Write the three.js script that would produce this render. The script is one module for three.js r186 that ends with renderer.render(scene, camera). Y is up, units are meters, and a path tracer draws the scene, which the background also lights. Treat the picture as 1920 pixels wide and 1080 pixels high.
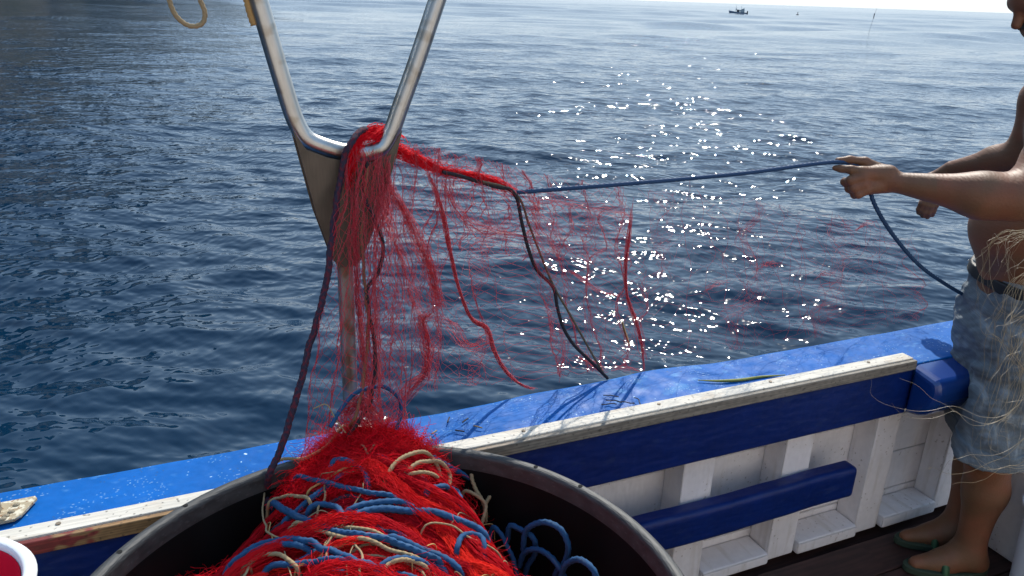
import * as THREE from 'three';
import { mergeGeometries } from 'three/addons/utils/BufferGeometryUtils.js';
import { RoundedBoxGeometry } from 'three/addons/geometries/RoundedBoxGeometry.js';
import { createNoise2D, createNoise3D } from 'simplex-noise';

// ---------------------------------------------------------------- camera, sky, sun, exposure
const scene = new THREE.Scene();
const camera = new THREE.PerspectiveCamera(40.85, 16 / 9, 0.05, 20000);
camera.position.set(0, 1.72, 0);
camera.up.set(0.112, 0.935, -0.337);
camera.lookAt(0.379, 1.367, -0.855);

const SUN = (() => { const el = THREE.MathUtils.degToRad(43), az = THREE.MathUtils.degToRad(36.5); return new THREE.Vector3(Math.cos(el) * Math.sin(az), Math.sin(el), -Math.cos(el) * Math.cos(az)); })();
function makeSky() {
  const W = 1024, H = 512, data = new Float32Array(W * H * 4);
  const hor = [0.77, 0.82, 0.81], mid = [0.60, 0.92, 1.24], zen = [0.12, 0.27, 0.56];
  for (let r = 0; r < H; r++) {
    const el = ((r + 0.5) / H - 0.5) * Math.PI, y = Math.sin(el);
    for (let c = 0; c < W; c++) {
      const a = ((c + 0.5) / W - 0.5) * 2 * Math.PI, x = Math.cos(a) * Math.cos(el), z = Math.sin(a) * Math.cos(el);
      const cs = Math.min(1, x * SUN.x + y * SUN.y + z * SUN.z), g = Math.acos(cs);
      const e = Math.max(0, y), th = Math.exp(-e * 7.5), tm = Math.exp(-e * 2.1);
      const glow = 0.55 * Math.exp(-g * 4.5) + 0.34 * Math.exp(-g * 1.3);
      const o = (r * W + c) * 4;
      for (let k = 0; k < 3; k++) {
        let v = zen[k] + (mid[k] - zen[k]) * tm + (hor[k] - mid[k]) * th;
        v += glow * [0.92, 0.96, 0.96][k];
        data[o + k] = v;
      }
      data[o + 3] = 1;
    }
  }
  const t = new THREE.DataTexture(data, W, H, THREE.RGBAFormat, THREE.FloatType);
  t.mapping = THREE.EquirectangularReflectionMapping; t.magFilter = THREE.LinearFilter; t.minFilter = THREE.LinearFilter; t.needsUpdate = true;
  return t;
}
scene.background = makeSky();
scene.environment = scene.background;
scene.backgroundIntensity = 0.92; scene.environmentIntensity = 0.92;
const sun = new THREE.DirectionalLight(new THREE.Color().setRGB(1, 0.95, 0.86), 4.2);
sun.position.copy(SUN).multiplyScalar(40); sun.target.position.set(0, 0, 0);
sun.castShadow = true; sun.shadow.mapSize.set(4096, 4096);
Object.assign(sun.shadow.camera, { left: -8, right: 8, top: 8, bottom: -8, near: 1, far: 120 });
scene.add(sun, sun.target);

const renderer = new THREE.WebGLRenderer({ antialias: true });
renderer.setSize(1024, 576);
renderer.toneMapping = THREE.LinearToneMapping;
renderer.toneMappingExposure = 1.3;
renderer.shadowMap.enabled = true;
renderer.shadowMap.type = THREE.PCFSoftShadowMap;

// ---------------------------------------------------------------- helpers
function rng(seed) { let s = seed | 0; return () => { s = (s + 0x6d2b79f5) | 0; let t = Math.imul(s ^ (s >>> 15), 1 | s); t = (t + Math.imul(t ^ (t >>> 7), 61 | t)) ^ t; return ((t ^ (t >>> 14)) >>> 0) / 4294967296; }; }
const n2 = createNoise2D(rng(11)), n3 = createNoise3D(rng(12));
const V = (x, y, z) => new THREE.Vector3(x, y, z);
const vec = (a) => new THREE.Vector3(a[0], a[1], a[2]);
const clamp = THREE.MathUtils.clamp, lerp = THREE.MathUtils.lerp, sstep = THREE.MathUtils.smoothstep;
const fbm = (x, y, o = 4) => { let s = 0, a = 0.5; for (let i = 0; i < o; i++, a *= 0.5, x *= 2.03, y *= 2.03) s += a * n2(x + i * 17.3, y - i * 9.1); return s; };
const lin = (r, g, b) => new THREE.Color().setRGB(r, g, b);

// colour texture from a function of metres -> linear rgb; the sheet covers w x h metres
function colorTex(px, py, w, h, fn) {
  const d = new Uint8Array(px * py * 4), enc = (v) => { v = clamp(v, 0, 1); return Math.round(255 * (v <= 0.0031308 ? 12.92 * v : 1.055 * Math.pow(v, 1 / 2.4) - 0.055)); };
  for (let j = 0; j < py; j++) for (let i = 0; i < px; i++) { const c = fn((i + 0.5) / px * w, (j + 0.5) / py * h), o = (j * px + i) * 4; d[o] = enc(c[0]); d[o + 1] = enc(c[1]); d[o + 2] = enc(c[2]); d[o + 3] = 255; }
  const t = new THREE.DataTexture(d, px, py); t.colorSpace = THREE.SRGBColorSpace; t.wrapS = t.wrapT = THREE.RepeatWrapping; t.magFilter = THREE.LinearFilter; t.repeat.set(1 / w, 1 / h); t.needsUpdate = true; return t;
}
function valueTex(px, py, w, h, fn) {
  const d = new Uint8Array(px * py * 4);
  for (let j = 0; j < py; j++) for (let i = 0; i < px; i++) { const v = Math.round(255 * clamp(fn((i + 0.5) / px * w, (j + 0.5) / py * h), 0, 1)), o = (j * px + i) * 4; d[o] = d[o + 1] = d[o + 2] = v; d[o + 3] = 255; }
  const t = new THREE.DataTexture(d, px, py); t.wrapS = t.wrapT = THREE.RepeatWrapping; t.magFilter = THREE.LinearFilter; t.repeat.set(1 / w, 1 / h); t.needsUpdate = true; return t;
}
const std = (o) => new THREE.MeshStandardMaterial(o), phys = (o) => new THREE.MeshPhysicalMaterial(o);

const taken = new Map();
function numbered(name) { const k = taken.get(name) ?? 0; taken.set(name, k + 1); return k ? name + '_' + String(k).padStart(3, '0') : name; }
function shade(o) { o.castShadow = true; o.receiveShadow = true; return o; }
function thing(name, label, category, group, at = [0, 0, 0]) {
  const g = new THREE.Group(); g.name = numbered(name); g.position.set(...at); g.userData = { label, category }; if (group) g.userData.group = group; scene.add(g); return g;
}
function part(parent, name, geo, mat, label) { const m = shade(new THREE.Mesh(geo, mat)); m.name = name; if (label) m.userData.label = label; parent.add(m); return m; }
function single(name, geo, mat, label, category, group) { const m = shade(new THREE.Mesh(geo, mat)); m.name = numbered(name); m.userData = { label, category }; if (group) m.userData.group = group; scene.add(m); return m; }
function setting(name, geo, mat) { const m = shade(new THREE.Mesh(geo, mat)); m.name = numbered(name); m.userData = { kind: 'structure' }; scene.add(m); return m; }

// uv in metres chosen by the way a face points
function boxUV(g) {
  g = g.index ? g.toNonIndexed() : g; const p = g.attributes.position, n = g.attributes.normal, uv = new Float32Array(p.count * 2);
  for (let i = 0; i < p.count; i++) {
    const ax = Math.abs(n.getX(i)), ay = Math.abs(n.getY(i)), az = Math.abs(n.getZ(i));
    const [u, v] = ay >= ax && ay >= az ? [p.getX(i), p.getZ(i)] : az >= ax ? [p.getX(i), p.getY(i)] : [p.getZ(i), p.getY(i)];
    uv[i * 2] = u; uv[i * 2 + 1] = v;
  }
  g.setAttribute('uv', new THREE.BufferAttribute(uv, 2)); return g;
}
function box(x0, x1, y0, y1, z0, z1, r = 0.006) {
  const g = new RoundedBoxGeometry(x1 - x0, y1 - y0, z1 - z0, 2, Math.min(r, (x1 - x0) / 2.1, (y1 - y0) / 2.1, (z1 - z0) / 2.1));
  g.translate((x0 + x1) / 2, (y0 + y1) / 2, (z0 + z1) / 2); return boxUV(g);
}

// strands, ropes and pipes: many tubes collected into one geometry
class Tubes {
  constructor() { this.p = []; this.n = []; this.uv = []; this.i = []; this.c = null; }
  add(pts, radius, sides = 3, { twist = 0, lay = 0.05, cap = false, flat = 1, color } = {}) {
    const m = pts.length; if (m < 2) return this;
    let T = V(), N = V(0, 1, 0), B = V(), prev = null, len = 0; const base = this.p.length / 3;
    for (let k = 0; k < m; k++) {
      const a = pts[Math.max(0, k - 1)], b = pts[Math.min(m - 1, k + 1)];
      T.subVectors(b, a).normalize();
      if (!prev) { N.set(0, 1, 0); if (Math.abs(T.y) > 0.9) N.set(1, 0, 0); }
      N.addScaledVector(T, -N.dot(T)); if (N.lengthSq() < 1e-9) N.set(T.z, 0, -T.x); N.normalize(); B.crossVectors(T, N);
      if (prev) len += prev.distanceTo(pts[k]); prev = pts[k];
      const r = typeof radius === 'function' ? radius(k / (m - 1)) : radius;
      for (let s = 0; s <= sides; s++) {
        const th = s / sides * Math.PI * 2, w = twist ? 1 + twist * (Math.abs(Math.cos(1.5 * (th - len / lay * 2 * Math.PI))) - 0.6) : 1;
        const cx = Math.cos(th), cy = Math.sin(th) * flat;
        this.p.push(pts[k].x + (N.x * cx + B.x * cy) * r * w, pts[k].y + (N.y * cx + B.y * cy) * r * w, pts[k].z + (N.z * cx + B.z * cy) * r * w);
        this.n.push(N.x * cx + B.x * cy, N.y * cx + B.y * cy, N.z * cx + B.z * cy);
        this.uv.push(s / sides * 0.05, len);
        if (color) (this.c ??= []).push(color[0], color[1], color[2]);
      }
    }
    const q = sides + 1;
    for (let k = 0; k < m - 1; k++) for (let s = 0; s < sides; s++) { const a = base + k * q + s, b = a + 1, c = a + q, d = c + 1; this.i.push(a, b, c, b, d, c); }
    if (cap) for (const [k, flip] of [[0, 1], [m - 1, 0]]) {
      const a = base + k * q; for (let s = 1; s < sides - 1; s++) flip ? this.i.push(a, a + s + 1, a + s) : this.i.push(a, a + s, a + s + 1);
    }
    return this;
  }
  geo(recompute = false) {
    const g = new THREE.BufferGeometry();
    g.setAttribute('position', new THREE.Float32BufferAttribute(this.p, 3)); g.setAttribute('normal', new THREE.Float32BufferAttribute(this.n, 3)); g.setAttribute('uv', new THREE.Float32BufferAttribute(this.uv, 2));
    if (this.c) g.setAttribute('color', new THREE.Float32BufferAttribute(this.c, 3));
    g.setIndex(this.i); if (recompute) g.computeVertexNormals(); return g;
  }
}
const curve = (pts, n, tension = 0.5) => new THREE.CatmullRomCurve3(pts.map((p) => Array.isArray(p) ? vec(p) : p), false, 'centripetal', tension).getSpacedPoints(n);
function pipe(pts, r, n = 40, sides = 16, cap = true) { return new Tubes().add(curve(pts, n), r, sides, { cap }).geo(); }
function rope(pts, r, { n, lay = 0.03, sides = 10, wig = 0, seed = 1 } = {}) {
  const c = new THREE.CatmullRomCurve3(pts.map((p) => Array.isArray(p) ? vec(p) : p), false, 'centripetal'), L = c.getLength(), P = c.getSpacedPoints(n ?? Math.max(8, Math.round(L / 0.004)));
  if (wig) P.forEach((p, i) => { const s = i / P.length * L; p.x += wig * n2(s * 14, seed); p.y += wig * 0.6 * n2(s * 14, seed + 30); p.z += wig * n2(s * 14, seed + 60); });
  return new Tubes().add(P, r, sides, { twist: 0.42, lay, cap: true }).geo(true);
}

// smooth surface around a signed distance (naive surface nets)
function surfaceNets(f, lo, hi, cell) {
  const nx = Math.ceil((hi[0] - lo[0]) / cell) + 1, ny = Math.ceil((hi[1] - lo[1]) / cell) + 1, nz = Math.ceil((hi[2] - lo[2]) / cell) + 1;
  const F = new Float32Array(nx * ny * nz), id = (i, j, k) => i + nx * (j + ny * k);
  for (let k = 0; k < nz; k++) for (let j = 0; j < ny; j++) for (let i = 0; i < nx; i++) F[id(i, j, k)] = f(lo[0] + i * cell, lo[1] + j * cell, lo[2] + k * cell);
  const vid = new Int32Array(nx * ny * nz).fill(-1), P = [], I = [];
  for (let k = 0; k < nz - 1; k++) for (let j = 0; j < ny - 1; j++) for (let i = 0; i < nx - 1; i++) {
    let neg = 0, sx = 0, sy = 0, sz = 0, cnt = 0; const v = [];
    for (let c = 0; c < 8; c++) { const val = F[id(i + (c & 1), j + ((c >> 1) & 1), k + (c >> 2))]; v.push(val); if (val < 0) neg++; }
    if (neg === 0 || neg === 8) continue;
    for (let a = 0; a < 8; a++) for (let b = 0; b < 3; b++) { const d = a | (1 << b); if (d === a || (v[a] < 0) === (v[d] < 0)) continue; const t = v[a] / (v[a] - v[d]); const A = [a & 1, (a >> 1) & 1, a >> 2]; A[b] = t; sx += A[0]; sy += A[1]; sz += A[2]; cnt++; }
    vid[id(i, j, k)] = P.length / 3; P.push(lo[0] + (i + sx / cnt) * cell, lo[1] + (j + sy / cnt) * cell, lo[2] + (k + sz / cnt) * cell);
  }
  const quad = (a, b, c, d, flip) => { if (a < 0 || b < 0 || c < 0 || d < 0) return; flip ? I.push(a, c, b, a, d, c) : I.push(a, b, c, a, c, d); };
  for (let k = 1; k < nz - 1; k++) for (let j = 1; j < ny - 1; j++) for (let i = 1; i < nx - 1; i++) {
    const s = F[id(i, j, k)] < 0;
    if (s !== F[id(i + 1, j, k)] < 0) quad(vid[id(i, j - 1, k - 1)], vid[id(i, j, k - 1)], vid[id(i, j, k)], vid[id(i, j - 1, k)], !s);
    if (s !== F[id(i, j + 1, k)] < 0) quad(vid[id(i - 1, j, k - 1)], vid[id(i - 1, j, k)], vid[id(i, j, k)], vid[id(i, j, k - 1)], !s);
    if (s !== F[id(i, j, k + 1)] < 0) quad(vid[id(i - 1, j - 1, k)], vid[id(i, j - 1, k)], vid[id(i, j, k)], vid[id(i - 1, j, k)], !s);
  }
  const N = new Float32Array(P.length), e = cell * 0.6, uv = new Float32Array(P.length / 3 * 2);
  for (let q = 0; q < P.length; q += 3) {
    const [x, y, z] = [P[q], P[q + 1], P[q + 2]], a = f(x + e, y, z) - f(x - e, y, z), b = f(x, y + e, z) - f(x, y - e, z), c = f(x, y, z + e) - f(x, y, z - e), l = Math.hypot(a, b, c) || 1;
    N[q] = a / l; N[q + 1] = b / l; N[q + 2] = c / l; uv[q / 3 * 2] = x + z * 0.6; uv[q / 3 * 2 + 1] = y;
  }
  const g = new THREE.BufferGeometry(); g.setAttribute('position', new THREE.Float32BufferAttribute(P, 3)); g.setAttribute('normal', new THREE.BufferAttribute(N, 3)); g.setAttribute('uv', new THREE.BufferAttribute(uv, 2)); g.setIndex(I); return g;
}
// bones: [ax,ay,az,ra, bx,by,bz,rb]
function boneField(bones, k) {
  return (x, y, z) => {
    let s = 0, m = 1e9; const ds = [];
    for (const b of bones) {
      const dx = b[4] - b[0], dy = b[5] - b[1], dz = b[6] - b[2], l = dx * dx + dy * dy + dz * dz || 1e-9;
      const t = clamp(((x - b[0]) * dx + (y - b[1]) * dy + (z - b[2]) * dz) / l, 0, 1);
      const d = Math.hypot(x - b[0] - dx * t, y - b[1] - dy * t, z - b[2] - dz * t) - (b[3] + (b[7] - b[3]) * t);
      ds.push(d); if (d < m) m = d;
    }
    for (const d of ds) { const e = (d - m) / k; if (e < 12) s += Math.exp(-e); }
    return m - k * Math.log(s);
  };
}
function turned(g) { g = g.index ? g.toNonIndexed() : g; const p = g.attributes.position; for (let i = 0; i < p.count; i += 3) { const x = p.getX(i + 1), y = p.getY(i + 1), z = p.getZ(i + 1); p.setXYZ(i + 1, p.getX(i + 2), p.getY(i + 2), p.getZ(i + 2)); p.setXYZ(i + 2, x, y, z); } g.computeVertexNormals(); return g; }
const bone = (a, ra, b, rb) => [a.x, a.y, a.z, ra, b.x, b.y, b.z, rb];

// ---------------------------------------------------------------- sea
const SEA_Y = -0.25;
function makeSea() {
  const R = rng(5), waves = [];
  const add = (n, l0, l1, slope, dir, spread) => { for (let i = 0; i < n; i++) { const L = l0 * Math.pow(l1 / l0, (i + R()) / n), k = 2 * Math.PI / L, a = dir + (R() + R() - 1) * spread; waves.push({ k, x: Math.sin(a) * k, z: -Math.cos(a) * k, A: slope / k * (0.6 + 0.8 * R()), p: R() * 6.283, L }); } };
  add(18, 0.26, 0.75, 0.036, 0.55, 1.0);
  add(16, 0.75, 2.2, 0.020, 0.35, 0.9);
  add(9, 2.2, 7.0, 0.018, 0.2, 0.7);
  const near = waves.length; add(16, 6.0, 30.0, 0.019, 0.3, 0.9);
  const az = [], d2r = Math.PI / 180;
  for (let a = -46; a < 96; a += 0.22) az.push(a * d2r);
  for (let a = 96; a < 314; a += 2.5) az.push(a * d2r);
  az.push(az[0] + 2 * Math.PI);
  const rr = []; let r = 0.5; while (r < 6) { rr.push(r); r += 0.035; } while (r < 45) { rr.push(r); r *= 1.0062; } while (r < 700) { rr.push(r); r *= 1.013; } while (r < 9000) { rr.push(r); r *= 1.06; } rr.push(12000);
  const nA = az.length, nR = rr.length, P = new Float32Array(nA * nR * 3), uv = new Float32Array(nA * nR * 2), I = new Uint32Array((nA - 1) * (nR - 1) * 6);
  const cx = 0.4, cz = -0.8, ca = az.map(Math.cos), sa = az.map(Math.sin);
  for (let j = 0; j < nR; j++) {
    const dr = j ? rr[j] - rr[j - 1] : 0.035, da = rr[j] * 0.22 * d2r;
    const act = waves.map((w, n) => ({ ...w, A: w.A * sstep(w.L / Math.max(dr, da), 2.5, 6) * (n < near ? 1 : sstep(rr[j], 25, 80)) })).filter((w) => w.A > 0);
    for (let i = 0; i < nA; i++) {
      const x = cx + sa[i] * rr[j], z = cz - ca[i] * rr[j], o = (j * nA + i) * 3; let y = 0;
      const coarse = az[i] > 96.5 * d2r && rr[j] > 12;
      if (!coarse && rr[j] < 40) { const f1 = 1 - sstep(rr[j], 18, 38), f2 = 1 - sstep(rr[j], 8, 16), qx = x * 0.94 + z * 0.34, qz = z * 0.94 - x * 0.34; y += f1 * 0.012 * (0.5 - Math.abs(n2(qx * 0.75 + 3, qz * 1.15))) + f1 * 0.008 * (0.5 - Math.abs(n2(qx * 1.9, qz * 2.7 + 8))) + f2 * 0.0032 * (0.5 - Math.abs(n2(qx * 4.6 + 20, qz * 6.4))); }
      if (!coarse) { const wx = x + 0.18 * Math.sin(z * 1.3 + 0.7), wz = z + 0.18 * Math.sin(x * 1.1); for (const w of act) { const s = Math.sin(w.x * wx + w.z * wz + w.p); y += w.A * (s + 0.28 * s * s); } }
      P[o] = x; P[o + 1] = SEA_Y + y; P[o + 2] = z; uv[(j * nA + i) * 2] = x; uv[(j * nA + i) * 2 + 1] = -z;
    }
  }
  let q = 0;
  for (let j = 0; j < nR - 1; j++) for (let i = 0; i < nA - 1; i++) { const a = j * nA + i, b = a + 1, c = a + nA, d = c + 1; I[q++] = a; I[q++] = b; I[q++] = c; I[q++] = b; I[q++] = d; I[q++] = c; }
  const g = new THREE.BufferGeometry(); g.setAttribute('position', new THREE.BufferAttribute(P, 3)); g.setAttribute('uv', new THREE.BufferAttribute(uv, 2)); g.setIndex(new THREE.BufferAttribute(I, 1)); g.computeVertexNormals();
  // ripples: a tile of 5.3 m whose waves fit it a whole number of times
  const S = 1024, TILE = 5.3, Hh = new Float32Array(S * S), Q = rng(77), rip = [];
  for (let i = 0; i < 90; i++) {
    const L = 0.05 * Math.pow(0.55 / 0.05, Q()), a = 0.5 + (Q() + Q() + Q() - 1.5) * 1.15, kx = Math.round(Math.sin(a) * TILE / L), kz = Math.round(Math.cos(a) * TILE / L);
    const k = 2 * Math.PI * Math.hypot(kx, kz) / TILE || 1; rip.push([kx, kz, 0.0165 / k * (0.5 + Q()), Q() * 6.283]);
  }
  const TAB = 4096, tab = new Float32Array(TAB); for (let i = 0; i < TAB; i++) { const s = Math.sin(i / TAB * 2 * Math.PI); tab[i] = s + 0.3 * s * s; }
  for (const [kx, kz, A, p] of rip) for (let j = 0; j < S; j++) for (let i = 0; i < S; i++) {
    const u = i / S + 0.012 * Math.sin((j / S * 3) * 2 * Math.PI) , v = j / S + 0.012 * Math.sin((i / S * 2) * 2 * Math.PI + 1);
    let t = kx * u + kz * v + p / 6.283; t -= Math.floor(t); Hh[j * S + i] += A * tab[(t * TAB) | 0];
  }
  const d = new Uint8Array(S * S * 4), px = TILE / S;
  for (let j = 0; j < S; j++) for (let i = 0; i < S; i++) {
    const sx = (Hh[j * S + (i + 1) % S] - Hh[j * S + (i + S - 1) % S]) / (2 * px), sy = (Hh[((j + 1) % S) * S + i] - Hh[((j + S - 1) % S) * S + i]) / (2 * px), l = Math.hypot(sx, sy, 1), o = (j * S + i) * 4;
    d[o] = Math.round(127.5 + 127.5 * -sx / l); d[o + 1] = Math.round(127.5 + 127.5 * -sy / l); d[o + 2] = Math.round(127.5 + 127.5 / l); d[o + 3] = 255;
  }
  const nm = new THREE.DataTexture(d, S, S); nm.wrapS = nm.wrapT = THREE.RepeatWrapping; nm.magFilter = THREE.LinearFilter; nm.repeat.set(1 / TILE, 1 / TILE); nm.needsUpdate = true;
  const look = (roughness, bend) => phys({ color: lin(0.0014, 0.017, 0.041), roughness, ior: 1.333, metalness: 0, ...(bend ? { normalMap: nm, normalScale: new THREE.Vector2(bend, bend) } : {}) });
  const cut = [16, 80, 1e9].map((d) => Math.min(nR - 1, rr.findIndex((v) => v > d) < 0 ? nR - 1 : rr.findIndex((v) => v > d)) * (nA - 1) * 6); let from = 0;
  cut.forEach((c, i) => { g.addGroup(from, c - from, i); from = c; });
  return setting('sea', g, [look(0.05, 1), look(0.07, 0.85), look(0.14, 0.45)]);
}
makeSea();

// steep wooded coast standing out of the frame: the sea mirrors it
function makeHill() {
  const NA = 160, NH = 40, P = [], I = [], C = [];
  for (let i = 0; i <= NA; i++) {
    const t = i / NA, az = THREE.MathUtils.degToRad(lerp(-150, 9, t)), end = sstep(1 - t, 0, 0.03);
    const d0 = 190 + 26 * n2(t * 9, 3), top = (108 + 24 * n2(t * 5, 8) + 9 * n2(t * 26, 1)) * (0.10 + 0.90 * sstep(1 - t, 0.0, 0.16)) * (0.3 + 0.7 * end);
    for (let j = 0; j <= NH; j++) {
      const v = j / NH, out = v * 150 * (0.75 + 0.25 * n2(t * 20, v * 3)), d = d0 + out + 4 * n2(t * 70, v * 12);
      const h = SEA_Y - 0.5 + top * Math.pow(Math.sin(v * Math.PI / 2), 0.75) + (v > 0.05 ? 3.5 * n2(t * 60, v * 14) : 0);
      P.push(Math.sin(az) * d, h, -Math.cos(az) * d);
      const rock = sstep(n2(t * 40, v * 9) + (0.3 - v) * 1.5, 0.1, 0.6), w = 0.7 + 0.3 * n2(t * 150, v * 50);
      C.push(lerp(0.035, 0.13, rock) * w, lerp(0.045, 0.115, rock) * w, lerp(0.024, 0.09, rock) * w);
    }
  }
  for (let i = 0; i < NA; i++) for (let j = 0; j < NH; j++) { const a = i * (NH + 1) + j, b = a + 1, c = a + NH + 1, d = c + 1; I.push(a, c, b, b, c, d); }
  const g = new THREE.BufferGeometry(); g.setAttribute('position', new THREE.Float32BufferAttribute(P, 3)); g.setAttribute('color', new THREE.Float32BufferAttribute(C, 3)); g.setIndex(I); g.computeVertexNormals();
  return setting('hill', g, std({ vertexColors: true, roughness: 1, side: THREE.DoubleSide }));
}
makeHill();
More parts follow.
